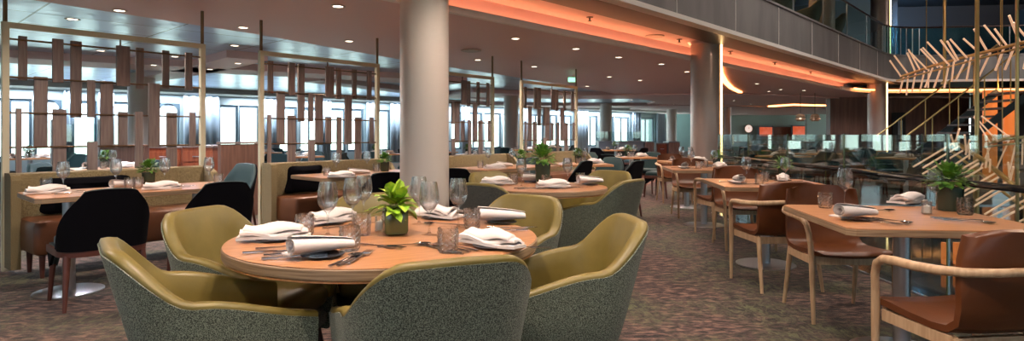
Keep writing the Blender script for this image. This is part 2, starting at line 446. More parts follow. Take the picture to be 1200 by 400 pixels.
def make_spoon():
    m = MB(); m.tube([(-.10, 0, .003), (-.02, 0, .004), (.04, 0, .006)], [.006, .0035, .003], 8, sq=(1, .5))
    secs = []
    for r, z in ((.2, .001), (.7, .003), (1, .007), (.93, .0075), (.6, .0045), (.05, .003)):
        secs.append([(.066 + .03 * r * math.cos(2 * PI * j / 18), .019 * r * math.sin(2 * PI * j / 18), z) for j in range(18)])
    m.loft(secs); return tag(m.build('table_spoon', 'cutlery_steel'), '', 'spoon')
def leaf(m, base, d, L, W, droop, rnd):
    d = Vector(d).normalized(); s = d.cross(Vector((0, 0, 1)))
    s = s.normalized() if s.length > .01 else Vector((1, 0, 0)); up = s.cross(d)
    vs = []; p = Vector(base)
    for i, w in enumerate((.18, .75, 1, .8, .05)):
        t = i / 4; c = p + d * L * t + Vector((0, 0, -droop * L * t * t))
        fold = up * (.12 * W * w)
        vs += [tuple(c - s * W * w / 2 + fold), tuple(c), tuple(c + s * W * w / 2 + fold)]
    fs = [(3 * i + j, 3 * i + j + 1, 3 * i + j + 4, 3 * i + j + 3) for i in range(4) for j in (0, 1)]
    m.add(vs, fs)
def make_plant(big):
    e = empty('potted_plant', '', 'potted plant'); r = random.Random(11 if big else 5)
    if big:
        MB().box((0, 0, .06), (.105, .105, .12), 0, .02).build('pot', 'pot_green', e)
        m = MB()
        for i in range(64):
            az = r.uniform(0, 2 * PI); el = r.uniform(-.15, 1.4)
            leaf(m, (r.uniform(-.03, .03), r.uniform(-.03, .03), .115 + .05 * el / 1.4), (math.cos(az) * math.cos(el), math.sin(az) * math.cos(el), math.sin(el)), r.uniform(.075, .12), r.uniform(.04, .058), r.uniform(.15, .55), r)
        f = m.build('foliage', 'leaf_bright', e, ang=180)
    else:
        MB().lathe([(.045, 0), (.048, .004), (.052, .11), (.046, .11), (.044, .10), (0, .10)], 24).build('pot', 'pot_dark', e)
        m = MB()
        for i in range(220):
            az = r.uniform(0, 2 * PI); el = r.uniform(-.25, 1.5); rad = r.uniform(.02, .075)
            dd = (math.cos(az) * math.cos(el), math.sin(az) * math.cos(el), math.sin(el))
            leaf(m, (dd[0] * rad, dd[1] * rad, .135 + dd[2] * rad), dd, r.uniform(.03, .05), r.uniform(.016, .026), r.uniform(0, .5), r)
        f = m.build('foliage', 'leaf_dark', e, ang=180)
    return e
def make_candle():
    e = empty('candle_holder', '', 'candle holder')
    MB().lathe([(.024, 0), (.026, .003), (.026, .07), (.024, .07), (.023, .006), (0, .006)], 24, cap=False).build('glass', 'glass_cut', e)
    MB().lathe([(.019, .007), (.019, .045), (.004, .044), (.002, .055)], 20).build('candle', 'candle_wax', e)
    return e
def wine(x, y, lab, z=.751, g=None): return place('wine', make_wine, (x, y, z), 0, lab, g)
def tumbler(x, y, lab, z=.751, g=None): return place('tumb', make_tumbler, (x, y, z), R.uniform(0, 1), lab, g)
def napkin(x, y, rz, lab, roll=True, z=.751, g=None):
    return place('roll' if roll else 'fold', make_roll if roll else make_fold, (x, y, z), rz, lab, g)
def plate(x, y, lab, g=None): return place('plate', make_plate, (x, y, .751), 0, lab, g)
def cut(kind, x, y, rz, lab, g=None): return place(kind, {'knife': make_knife, 'fork': make_fork, 'spoon': make_spoon}[kind], (x, y, .7515), rz, lab, g)
def loc2(cx, cy, rz, x, y):
    c, s = math.cos(rz), math.sin(rz); return cx + c * x - s * y, cy + s * x + c * y
# ------------------------------------------------------------------ the setting
def flat(name, pts, z0, z1, m):
    return struct(MB().poly(pts, z0, z1).build(name, m, smooth=False))
CD = Vector((.672, .74, 0)).normalized()             # direction of the coves and the balcony
def cpt(base, t, off=0): return (base[0] + CD.x * t + CD.y * off, base[1] + CD.y * t - CD.x * off)  # off>0: towards the atrium
flat('floor', [(-22, -4), (3.02, -4), (3.02, 9.2), (3.6, 10.2), (30, 10.2), (30, 50), (9, 50), (9, 38), (-20, 11.4), (-22, 11.4)], -.1, 0, 'carpet')
flat('floor_polished', [(3.02, -4), (30, -4), (30, 10.2), (3.6, 10.2), (3.02, 9.2)], -.1, -.005, 'black_gloss')
struct(MB().tube([(3.02, -3, .005), (3.02, 9.2, .005), (3.6, 10.2, .005), (28, 10.2, .005)], .015, 4).build('trim_1', 'steel'))
flat('floor_aisle', [(1.5, 15.2), (3.2, 14.4), (6.2, 21), (3.4, 23)], 0, .004, 'aisle')
cove0 = (-.69, 6.7)
L1a, L1b = (-4.8, 6.1), (-.2, 13.9)
# lower ceiling: between the silver field and the cove
flat('ceiling', [cpt(cove0, -12, 0), cpt(cove0, 42, 0), (27, 60), (15, 60), (15.5, 40), (10.8, 33), (6.0, 25.5), (2.7, 19), L1b, (-1.9, 11.2), (-3.44, 8.18), L1a, (-9.4, -1.5)], 2.54, 2.62, 'ceiling_pink')
flat('ceiling_silver', [(-24, -1), (-9, -1.5), (-4.3, 6.1), (.8, 13.6), (3.4, 19), (6.8, 25.5), (11.6, 33), (16.5, 40), (16, 60), (9, 60), (9.2, 37.9), (-19.8, 11.3), (-24, 11.3)], 2.63, 2.68, 'silver_panel')
def band(name, pts, w, z0, z1, m):
    a = []; b = []
    P = [Vector((x, y, 0)) for x, y in pts]
    for i, p in enumerate(P):
        t = (P[min(i + 1, len(P) - 1)] - P[max(i - 1, 0)]).normalized(); n = Vector((-t.y, t.x, 0)) * w / 2
        a.append(p + n); b.append(p - n)
    secs = [[(q.x, q.y, z0), (r_.x, r_.y, z0), (r_.x, r_.y, z1), (q.x, q.y, z1)] for q, r_ in zip(a, b)]
    return struct(MB().loft(secs).build(name, m, smooth=False))
def wav(x0, y0, x1, y1, amp, k, n=24):
    return [(x0 + (x1 - x0) * i / n, y0 + (y1 - y0) * i / n + amp * math.sin(k * i / n)) for i in range(n + 1)]
band('ceiling_band_1', wav(-13.5, 6.5, -1.5, 16.4, .5, 5), 1.1, 2.5, 2.63, 'ceiling_pink')
band('ceiling_band_2', wav(-8.5, 6.5, -12.5, 10.6, .1, 3), .7, 2.5, 2.63, 'ceiling_pink')
band('ceiling_band_3', wav(-4.6, 10.6, -9.5, 15.2, .2, 3), .7, 2.5, 2.63, 'ceiling_pink')
band('ceiling_band_4', wav(-1.8, 20, 16, 24, .8, 9), 2.2, 2.5, 2.63, 'ceiling_pink')
band('ceiling_band_5', wav(-5, 15, -1, 24, .3, 3), .7, 2.5, 2.63, 'ceiling_pink')
band('ceiling_band_6', wav(-3, 27, 18, 33, 1.0, 8), 2.4, 2.5, 2.63, 'ceiling_pink')
# cove lip, LED line, raised ceiling
def ribbon(name, base, t0, t1, o0, o1, z0, z1, m, st=True, kids_=None, parent=None):
    p = [cpt(base, t0, o0), cpt(base, t1, o0), cpt(base, t1, o1), cpt(base, t0, o1)]
    o = MB().poly(p, z0, z1).build(name, m, parent, smooth=False)
    return struct(o) if st else o
ribbon('trim_2', cove0, -12, 19, -.02, .05, 2.53, 2.60, 'lip_white')
# recess above the lip
ribbon('ceiling_cove_back', cove0, -12, 19, -.34, -.30, 2.62, 2.86, 'ceiling_pink')
e = empty('cove_light', 'long orange LED light line glowing along the edge of the lowered ceiling', 'cove light')
ribbon('led_strip', cove0, -10, 18.6, -.28, -.25, 2.622, 2.634, 'led_orange', False, parent=e)
ribbon('ceiling_raised', cove0, -12, 19, -.34, .98, 2.85, 2.9, 'ceiling_pink')
sof0 = (.41, 7.27)
ribbon('ceiling_soffit', sof0, -13, 17.2, .0, .66, 2.78, 2.85, 'soffit_brown')
# fascia of the balcony, straight and then curving round the atrium
out0 = cpt(sof0, 0, .66)
path = [cpt(out0, t) for t in [-13 + i * 1.0 for i in range(29)]]
cx, cy = path[-1]
a0 = math.atan2(CD.y, CD.x); rad = 1.6
for i in range(1, 9):
    a = a0 - i / 8 * (a0 + .12)
    nx_, ny_ = math.sin(a0), -math.cos(a0); c0 = (path[28][0] + nx_ * rad, path[28][1] + ny_ * rad)
    path.append((c0[0] - math.sin(a) * rad, c0[1] + math.cos(a) * rad))
ex, ey = path[-1]; path += [(ex + 2.5 * i, ey - .30 * i) for i in range(1, 8)]
def offs(P, d):
    out = []
    for i, p in enumerate(P):
        a = Vector(P[max(i - 1, 0)]); b = Vector(P[min(i + 1, len(P) - 1)]); t = (b - a).normalized(); out.append((p[0] + t.y * d, p[1] - t.x * d))
    return out
def wallrib(name, P, th, z0, z1, m, st=True, parent=None, smooth=True):
    A, B = P, offs(P, -th)
    secs = [[(a[0], a[1], z0), (b[0], b[1], z0), (b[0], b[1], z1), (a[0], a[1], z1)] for a, b in zip(A, B)]
    o = MB().loft(secs).build(name, m, parent, smooth=smooth); return struct(o) if st else o
wallrib('wall_fascia', path, .12, 2.84, 3.55, 'fascia_metal')
wallrib('trim_3', offs(path, .03), .17, 2.775, 2.84, 'lip_white')
wallrib('trim_4', offs(path, .03), .14, 3.55, 3.59, 'fascia_metal')
for i in range(13, 29, 2):   # joints in the metal cladding
    p = path[i]; struct(MB().box((p[0], p[1], 3.195), (.014, .014, .70), a0 if False else math.atan2(CD.y, CD.x)).build('trim_%d' % (30 + i), 'lip_white', smooth=False))
ip = offs(path, -.12)
deck = ip[:] + [(40, 30), (40, 60), (-20, 60), (-30, 0)]
flat('floor_balcony', deck, 3.46, 3.54, 'dark_wall')
# underside of the deck past the far corner and cove line there
band('ceiling_far', [(9, 23), (20, 22.6), (34, 20.6)], 6.5, 2.62, 2.70, 'soffit_brown')
P2 = [(x, y) for x, y in offs(path, -.9)[27:]]
wallrib('trim_5', P2, .06, 2.50, 2.60, 'lip_white')
e = empty('cove_light', 'orange LED light line glowing under the far curve of the balcony', 'cove light')
wallrib('led_strip', offs(path, -.78)[28:], .05, 2.56, 2.60, 'led_cove', False, e)
flat('ceiling_back', [(6, 24.5), (30, 20.5), (34, 60), (8, 60)], 2.56, 2.62, 'ceiling_pink')
# balcony glass and handrail
e = empty('balcony_balustrade', 'curved glass balustrade with dark handrail along the upper balcony', 'balustrade')
rp = offs(path, -.06)
for i in range(8, len(rp) - 1):
    a, b = rp[i], rp[i + 1]
    if i < 29 and i % 2: continue
    if i < 28: b = rp[i + 2]
    va = Vector((b[0] - a[0], b[1] - a[1], 0)); c = ((a[0] + b[0]) / 2, (a[1] + b[1]) / 2, 4.0)
    MB().box(c, (va.length * .985, .012, .80), math.atan2(va.y, va.x)).build('glass_panel', 'glass_teal' if i > 27 else 'glass_rail', e, smooth=False)
    MB().tube([(a[0], a[1], 3.58), (a[0], a[1], 4.42)], .016, 8).build('post', 'steel', e)
MB().tube([(x, y, 4.43) for x, y in rp[8:]], .028, 10).build('handrail', 'dark_wood', e)
# upper level shell
flat('ceiling_upper', [(-30, -4), (40, -4), (40, 40), (-30, 40)], 6.0, 6.1, 'dark_wall')
flat('ceiling_lounge', [cpt(out0, -12, -1.2), cpt(out0, 15, -1.2), cpt(out0, 15, -9), cpt(out0, -12, -9)], 5.3, 5.4, 'blue_panel')
e = empty('cove_light', 'orange LED line under the upper lounge ceiling', 'cove light')
ribbon('led_strip', out0, -12, 12, -1.35, -1.2, 5.22, 5.27, 'led_orange', False, parent=e)
struct(MB().box((7, 26, 4.7), (32, .2, 2.6), math.atan2(CD.y, CD.x)).build('wall_lounge', 'blue_panel', smooth=False))
struct(MB().box((24, 22.2, 4.7), (20.5, .2, 2.6), -.10).build('wall_upper', 'upper_grey', smooth=False))
struct(MB().box((13.6, 22.2, 4.7), (.6, .5, 2.6), -.10).build('pillar_upper', 'upper_grey', smooth=False))
struct(MB().box((19.8, 19.8, 4.45), (6, .2, 1.7), -.10).build('wall_upper_black', 'dark_wall', smooth=False))
struct(MB().box((25, 14, 3), (.2, 36, 6.2)).build('wall_right', 'dark_wall', smooth=False))
struct(MB().box((-23, 10, 1.3), (.2, 28, 2.7)).build('wall_left', 'window_wall', smooth=False))
wb = MB(); wb.box((0, -4.1, .45), (60, .2, .9)); wb.box((0, -4.1, 4.25), (60, .2, 3.7))
for i in range(-8, 9): wb.box((i * 2.6, -4.1, 1.65), (1.75, .2, 1.6))  # unseen window openings between piers, added for fill light and glass reflections
struct(wb.build('wall_back', 'upper_grey', smooth=False))
# far walls
struct(MB().box((20.5, 44, 1.3), (17, .2, 2.6)).build('wall_far', 'wall_green', smooth=False))
struct(MB().box((10.9, 42, 1.3), (4.0, .2, 2.6), -.1).build('wall_far_turquoise', 'wall_turquoise', smooth=False))
struct(MB().box((gx(994, 22.5), 22.5, 1.25), ((1018 - 971) / F * 22.5, .3, 2.6)).build('wall_wood', 'wall_wood', smooth=False))
struct(MB().box((gx(1084, 23), 23.2, 1.25), ((1140 - 1034) / F * 23, .3, 2.6)).build('wall_wood_right', 'wall_wood', smooth=False))
struct(MB().box((20.9, 21.5, 1.25), (9.2, .3, 2.7)).build('wall_stair', 'dark_wall', smooth=False))
d = struct(MB().box((gx(1054, 22.9), 22.95, 1.0), (.50, .06, 2.0)).build('door_1', 'black_metal', smooth=False))
MB().box((gx(1055, 22.9), 22.90, 1.35), (.16, .02, .7)).build('door_pane', 'curtain_grey', d, smooth=False)
# dark green panel, cabinets, screens and the clock on the far wall
tag(MB().box((gx(957, 42), 42, 1.4), (25 / F * 42, .3, 2.5)).build('wall_panel', 'wall_green', smooth=False), 'tall dark green wall panel right of the red screens', 'panel')
def screen(x0, x1, y0, y1, Y, lab):
    s = empty('wall_screen', lab, 'screen', (gx((x0 + x1) / 2, Y), Y, gz((y0 + y1) / 2, Y)))
    w, h = (x1 - x0) / F * Y, (y1 - y0) / F * Y
    MB().box((0, 0, 0), (w, .12, h), 0, .02).build('frame', 'frame_dark', s)
    MB().box((0, -.07, 0), (w * .82, .03, h * .82)).build('display', 'screen_red', s, smooth=False)
screen(888, 906, 148, 161, 43.4, 'dark framed red screen on the far wall nearest the round clock')
screen(927, 945, 147, 160, 43.4, 'dark framed red and pink screen right of the orange wood panel')
tag(MB().box((gx(916.5, 43.6), 43.6, gz(154.5, 43.6)), (21 / F * 43.6, .1, 11 / F * 43.6)).build('wall_panel', 'red_wood', smooth=False), 'orange wood panel between the two wall screens', 'panel')
e = empty('wall_clock', 'round pale glowing clock on the grey green far wall', 'clock', (gx(877, 43.7), 43.7, gz(151, 43.7)))
RX = Matrix.Rotation(PI / 2, 4, 'X')
MB().lathe([(.29, -.03), (.30, .02), (.29, .05), (.26, .05), (.26, .03)], 40, RX).build('rim', 'copper', e)
MB().lathe([(.26, 0), (.26, .035), (.0, .036)], 40, RX).build('face', 'clock_face', e)
h = MB(); h.box((0, -.045, .06), (.02, .01, .14)); h.box((.05, -.045, 0), (.11, .01, .02)); h.build('hand', 'black_metal', e)
# ------------------------------------------------------------------ window wall
W0, W1 = Vector((-20, 11.4, 0)), Vector((9, 38, 0)); WD = (W1 - W0).normalized(); wr = math.atan2(WD.y, WD.x)
def won(px):
    k = (px - HX) / F; t = (k * W0.y - W0.x) / (WD.x - k * WD.y); return t
wins = [(-22, 7), (10, 37), (40, 72), (84, 113), (131, 157), (159, 183), (184, 210), (256, 278), (279, 303), (324, 347), (350, 373), (383, 404), (406, 425), (439, 456), (458, 480), (527, 540), (545, 564), (566, 586), (588, 608), (619, 636), (638, 652), (654, 669), (684, 699), (703, 718), (719, 736), (747, 765), (775, 785)]
wt, cur_t, n = 2.18, 0, 0
sill, head = MB(), MB()
L = (W1 - W0).length
def wbox(mb, t0, t1, z0, z1, th=.2, off=0):
    c = W0 + WD * (t0 + t1) / 2; mb.box((c.x + WD.y * off, c.y - WD.x * off, (z0 + z1) / 2), (t1 - t0, th, z1 - z0), wr)
wbox(sill, 0, L, 0, .5); wbox(head, 0, L, wt, 2.64)
struct(sill.build('wall_sill', 'window_wall', smooth=False)); struct(head.build('wall_header', 'window_wall', smooth=False))
prev = 0; piers = []
for i, (a, b) in enumerate(wins):
    t0, t1 = won(a), won(b)
    if t0 > prev: piers.append((prev, t0))
    prev = t1; w = t1 - t0; c = W0 + WD * (t0 + t1) / 2
    fr = MB(); fz = .05
    for q in (-1, 1): wbox(fr, (t0 + t1) / 2 + q * (w / 2 - .03) - .03, (t0 + t1) / 2 + q * (w / 2 - .03) + .03, .5, wt, .1)
    wbox(fr, t0, t1, .5, .58, .1); wbox(fr, t0, t1, wt - .08, wt, .1)
    if w > .75: wbox(fr, (t0 + t1) / 2 - .025, (t0 + t1) / 2 + .025, .5, wt, .08)
    if i in (2, 6):   # arched heads
        ring = [(w / 2, wt)] + [(w / 2 * math.cos(k * PI / 14), 1.72 + .45 * math.sin(k * PI / 14)) for k in range(15)] + [(-w / 2, wt)]
        T = Matrix.Translation((c.x, c.y, 0)) @ Matrix.Rotation(wr, 4, 'Z')
        fr.loft([[(x, y, z) for x, z in ring] for y in (-.09, .09)], T)
    f = struct(fr.build('window_%d' % (i + 1), 'frame_dark', smooth=False))
    pn = MB(); wbox(pn, t0 + .02, t1 - .02, .52, wt - .02, .02); pn.build('pane', 'glass_window', f, smooth=False)
piers.append((prev, L))
for i, (a, b) in enumerate(piers):
    p = MB(); wbox(p, a, b, .5, wt, .2); struct(p.build('wall_pier_%d' % (i + 1), 'window_wall', smooth=False))
def curtain(a, b, lab):
    t0, t1 = won(a), won(b); n = max(int((t1 - t0) / .035), 16); pf = []; pb = []
    for k in range(n + 1):
        t = t0 + (t1 - t0) * k / n; o = .30 + .05 * math.sin(k * .9)
        c = W0 + WD * t; pf.append((c.x + WD.y * o, c.y - WD.x * o)); pb.append((c.x + WD.y * (o - .015), c.y - WD.x * (o - .015)))
    secs = [[(f[0], f[1], .05), (f[0], f[1], 2.46), (g[0], g[1], 2.46), (g[0], g[1], .05)] for f, g in zip(pf, pb)]
    tag(MB().loft(secs).build('curtain', 'curtain_grey', ang=120), lab, 'curtain', 'grey blue curtains along the window wall')
for a, b, lab in ((73, 84, 'narrow grey blue curtain beside the arched window furthest left'), (113, 131, 'grey blue curtain hanging behind the middle of the first slatted screen'), (212, 254, 'wide grey blue curtain at the right post of the first slatted screen'),
                  (304, 324, 'grey blue curtain behind the left post of the second slatted screen'), (373, 383, 'narrow grey blue curtain behind the middle of the second slatted screen'), (425, 439, 'grey blue curtain behind the right post of the second slatted screen'), (453, 468, 'grey blue curtain just left of the big round column'),
                  (536, 545, 'grey blue curtain just right of the big round column'), (608, 619, 'grey blue curtain behind the left post of the last slatted screen'), (669, 684, 'grey blue curtain between the last slatted screen and the pink round column'), (736, 747, 'grey blue curtain between two bright windows over the service station'), (765, 775, 'last grey blue curtain before the turquoise wall')):
    curtain(a, b, lab)
band('ceiling_cornice', [(W0.x + WD.x * t + WD.y * .7, W0.y + WD.y * t - WD.x * .7) for t in (0, 12, 26, L - .5)], 1.3, 2.47, 2.63, 'cornice')
# ------------------------------------------------------------------ columns
def column(px, w, Y, z1, name, z0=0, led=None, m='column_paint'):
    x = gx(px, Y); r = w / 2
    o = struct(MB().lathe([(r, z0), (r, z1)], 64, Matrix.Translation((x, Y, 0))).build(name, m))
    MB().lathe([(r + .012, z0), (r + .012, z0 + .1), (r + .002, z0 + .11)], 64, Matrix.Translation((x, Y, 0)), cap=False).build('plinth', 'steel', o)
    if led:
        a = math.radians(led); lx, ly = x + math.cos(a) * r, Y + math.sin(a) * r
        s = MB(); s.box((lx, ly, (z0 + z1) / 2), (.03, .045, z1 - z0 - .02), a); s.build('led_strip', 'led_warm', o, smooth=False)
    return o
column(497.5, .47, 5.9, 2.86, 'pillar_1')
column(827.5, .54, 10.95, 2.86, 'pillar_2', led=-38, m='column_bronze')
column(1028, .56, 19.3, 2.8, 'pillar_3', led=-52, m='column_bronze')
column(1032, .56, 19.3, 6.0, 'pillar_4', z0=3.55, led=-52, m='column_bronze')
column(166, .56, 14.2, 2.6, 'pillar_5'); column(599, .5, 21, 2.6, 'pillar_6'); column(710, .55, 28, 2.6, 'pillar_7'); column(787, .55, 34, 2.6, 'pillar_8')
column(850, .55, 30, 2.6, 'pillar_9'); column(963, .6, 15.5, 6, 'pillar_10', z0=3.55)
struct(MB().lathe([(.29, 2.80), (.34, 2.84), (.34, 2.86)], 40, Matrix.Translation((gx(827.5, 10.95), 10.95, 0))).build('trim_6', 'steel'))
# ------------------------------------------------------------------ slatted screens
DA = Vector((-4.43, 5.32, 0)); DD = Vector((.620, .784, 0)).normalized(); DN = Vector((DD.y, -DD.x, 0)); drz = math.atan2(DD.y, DD.x)
def don(px):
    k = (px - HX) / F; return (k * DA.y - DA.x) / (DD.x - k * DD.y)
SL = [(21.5, 32, 42, 94), (60, 73, 46, 97), (83, 96, 48, 138), (101, 110, 94, 138), (118, 133, 95, 174), (135, 151, 54, 101), (160, 169, 56, 104), (173, 186, 98, 173), (191, 199, 59, 104), (216, 224, 62, 106), (40, 56, 90, 174), (17, 24, 127, 218), (62, 78, 128, 216), (101, 113, 166, 212), (139, 150, 131, 173), (157, 166, 131, 208), (196, 208, 132, 205), (221, 228, 132, 172)]
L0 = don(237)
slats = []
for a, b, y0, y1 in SL:
    t0, t1 = don(a), don(b); Y = DA.y + DD.y * (t0 + t1) / 2
    slats.append((t0 / L0, t1 / L0, gz(y0, Y), gz(y1, Y)))
def screen_div(p0, p1, lab):
    s0, s1 = don(p0), don(p1); LL = s1 - s0; o = DA + DD * s0
    e = empty('slatted_screen', lab, 'room divider', (o.x, o.y, 0), drz, 'slatted screens behind the booths')
    for x in (0, LL): MB().box((x, 0, 1.09), (.05, .05, 2.18)).build('post', 'champagne', e, smooth=False)
    MB().box((LL / 2, 0, 2.155), (LL - .05, .05, .05)).build('top_beam', 'champagne', e, smooth=False)
    for x in (0, LL, LL * .53):
        MB().tube([(x, 0, 2.18 if x != LL * .53 else 2.05), (x, 0, 2.60 if x != LL * .53 else 2.14)], .017 if x != LL * .53 else .008, 10).build('hanger_rod', 'bronze', e)
    for z in (2.035, 1.70, 1.385, 1.08): MB().tube([(.02, .0, z), (LL - .02, 0, z)], .009, 8).build('rod', 'bronze', e)
    for i, (a, b, zt, zb) in enumerate(slats):
        w = (b - a) * LL; MB().box(((a + b) / 2 * LL, -.02 if i % 2 else .02, (zt + zb) / 2), (w, .025, zt - zb), 0, .003).build('slat', 'slat_wood', e)
    return s0, s1
DV = []
for p0, p1, lab in ((6, 237, 'pale gold framed screen of hanging brown slats nearest the camera at far left'), (306, 442, 'pale gold framed slatted screen just left of the big round column'),
                    (497, 577, 'pale gold framed slatted screen half hidden by the big round column'), (611, 675, 'most distant pale gold framed slatted screen, right of the others')):
    DV.append(screen_div(p0, p1, lab))
# ------------------------------------------------------------------ booths
def bench(s0, s1, lab, right_wing=True):
    LL = s1 - s0; o = DA + DD * s0
    e = empty('booth_bench', lab, 'bench', (o.x, o.y, 0), drz, 'upholstered booth benches')
    MB().box((LL / 2, -.10, .52), (LL - .02, .12, .68), 0, .04).build('backrest', 'bench_tweed', e)
    for x in ((.02, LL - .02) if right_wing else (.02,)):
        # curved side wing
        prof = [(-.05, .18), (-.05, .86), (-.17, .855), (-.30, .80), (-.42, .66), (-.47, .50), (-.47, .18)] if x > .1 else [(-.05, .04), (-.05, .86), (-.20, .86), (-.24, .84), (-.25, .80), (-.25, .04)]
        m = MB(); m.loft([[(x + q, y, z) for y, z in prof] for q in (-.035, .035)]); m.build('side_wing', 'bench_tweed', e, smooth=False)
    MB().box((LL / 2, -.40, .335), (LL - .1, .50, .29), 0, .045).build('seat', 'brown_leather', e)
    for x in (.12, LL / 2, LL - .12):
        for y in (-.58, -.22): MB().tube([(x, y, .20), (x, y, 0)], [.026, .016], 10).build('leg', 'leg_wood', e)
    return e
bench(DV[0][0], DV[0][1], 'tweed backed booth bench with brown leather seat under the first slatted screen')
bench(DV[1][0], DV[1][1], 'tweed backed booth bench with brown leather seat under the second slatted screen')
bench(DV[2][0], DV[2][1] + .25, 'tweed backed booth bench seen right of the big round column')
bench(DV[3][0], DV[3][1], 'tweed backed booth bench under the most distant slatted screen')
def pillow(s, off, z, w, h, lab, m='black_fabric', tilt=-.3):
    p = DA + DD * s + DN * off
    o = MB(); n = 30; secs = []
    for t in (-1, -.8, -.4, 0, .4, .8, 1):
        th = (1 - t * t) ** .5 * .5 + .02; ring = []
        for j in range(n):
            a = 2 * PI * j / n; c, si = math.cos(a), math.sin(a); k = .42 + .0 * t
            q = 1 - .35 * abs(t) ** 3 * .4
            x = math.copysign(abs(c) ** k, c) * w / 2; zz = math.copysign(abs(si) ** k, si) * h / 2
            pin = 1 - .12 * (1 - abs(math.sin(2 * a)))
            ring.append((x * pin * (1 - .25 * abs(t)), t * .06 * (.3 + .7 * (1 - (abs(x) / w * 2) ** 4)), zz * pin * (1 - .25 * abs(t)) + h / 2))
        secs.append(ring)
    ob = o.loft(secs).build('cushion', m, ang=80)
    ob.location = (p.x, p.y, z); ob.rotation_euler = (tilt, 0, drz); return tag(ob, lab, 'cushion')
pillow(.52, .27, .482, .74, .36, 'black cushion leaning on the first booth bench behind the table', tilt=.28)
pillow(DV[1][0] + .36, .27, .482, .50, .37, 'black square cushion on the second booth bench', tilt=.28)
# ------------------------------------------------------------------ main round table
TX, TY = -.55, 2.68
place('round13', lambda: make_round(1.32), (TX, TY, 0), .5, 'large round wooden table with six place settings in the foreground')
def armchair(px, py, fx, fy, lab, k='arm', zt=.845, Y=None, back=.33):
    """px,py: the middle of the top of the back in the photograph; (fx,fy): the point it faces"""
    Y = Y or (H - zt) * F / (py - HY); X = gx(px, Y)
    a = math.atan2(fy - Y, fx - X); d = Vector((math.cos(a), math.sin(a)))
    mk = {'arm': make_armchair, 'armd': lambda: make_armchair('tweed_dark'), 'side': make_side_chair, 'oak': make_oak_chair, 'teal': lambda: make_side_chair('teal_velvet', 'teal_velvet')}[k]
    return place(k, mk, (X + d.x * back, Y + d.y * back, 0), a - PI / 2, lab)
armchair(533, 301, -.57, 2.70, 'green tweed armchair with its back to the camera at the front of the round table', Y=1.78)
armchair(141, 287, -.56, 2.56, 'green tweed armchair seen from its side at bottom left of the round table', Y=2.02)
armchair(236, 240, TX, TY, 'olive armchair facing the camera at the left side of the round table', Y=2.93)
armchair(440, 226, TX, TY, 'olive armchair behind the plant at the far side of the foreground round table', Y=3.66)
armchair(618, 227, TX, TY, 'olive armchair facing the camera at the right rear of the foreground round table', Y=3.56)
armchair(732, 253, TX, 2.50, 'yellow olive armchair with tweed side at the right of the round table', Y=2.62)
BT = 'the foreground round table'
def tz(px, py): return atz(px, py, .75)
x, y = tz(463, 275); place('bigplant', lambda: make_plant(True), (x, y, .751), .4, 'bright green leafy plant in a square glass pot on ' + BT)
for px, py, l in ((384, 277, 'wine glass left of the plant, between the tumbler and the rolled napkin'), (413, 268, 'wine glass just left of the plant, the shorter looking of the two close together'), (426, 260, 'wine glass just left of the plant, behind its close neighbour'),
                  (503, 276, 'wine glass just right of the plant, in front of another glass'), (491, 263, 'wine glass just right of the plant against the round column'), (537, 268, 'wine glass furthest right on ' + BT)):
    x, y = tz(px, py); wine(x, y, l)
for px, py, l in ((357, 276, 'cut glass tumbler furthest left on ' + BT), (410, 294, 'cut glass tumbler behind the rolled napkin'), (525, 296, 'cut glass tumbler in front of the two right wine glasses'), (553, 268, 'cut glass tumbler beside the rolled napkin at the right rear'),
                  (424, 276, 'cut glass tumbler between the plant and the tumbler by the rolled napkin')):
    x, y = tz(px, py); tumbler(x, y, l)
for px, py, rz, roll, pl, l in ((322, 282, .25, False, 1, 'long folded napkin hanging over the left edge of the round table'), (378, 301, .75, True, 1, 'rolled white napkin on a small plate at the front of the round table'),
                                (588, 262, .25, True, 1, 'rolled white napkin at the right rear of the round table'), (577, 290, -.7, False, 1, 'folded white napkin with a drooping corner at the right edge of the round table'),
                                (388, 262, .9, False, 1, 'folded napkin behind the left wine glass on the round table'), (512, 256, 2.6, False, 1, 'folded napkin behind the right wine glasses on the round table')):
    x, y = tz(px, py)
    pl = plate(x, y, 'dark plate under ' + l.replace('hanging over', 'at').replace(' with a drooping corner', '').replace('folded ', '').replace('rolled ', '')); pl.scale = (.85, .85, .85); na = napkin(x, y, rz, l, roll, .760); na.scale = (1.2, 1.2, 1.15) if roll else (1.3, 1.05, 1)
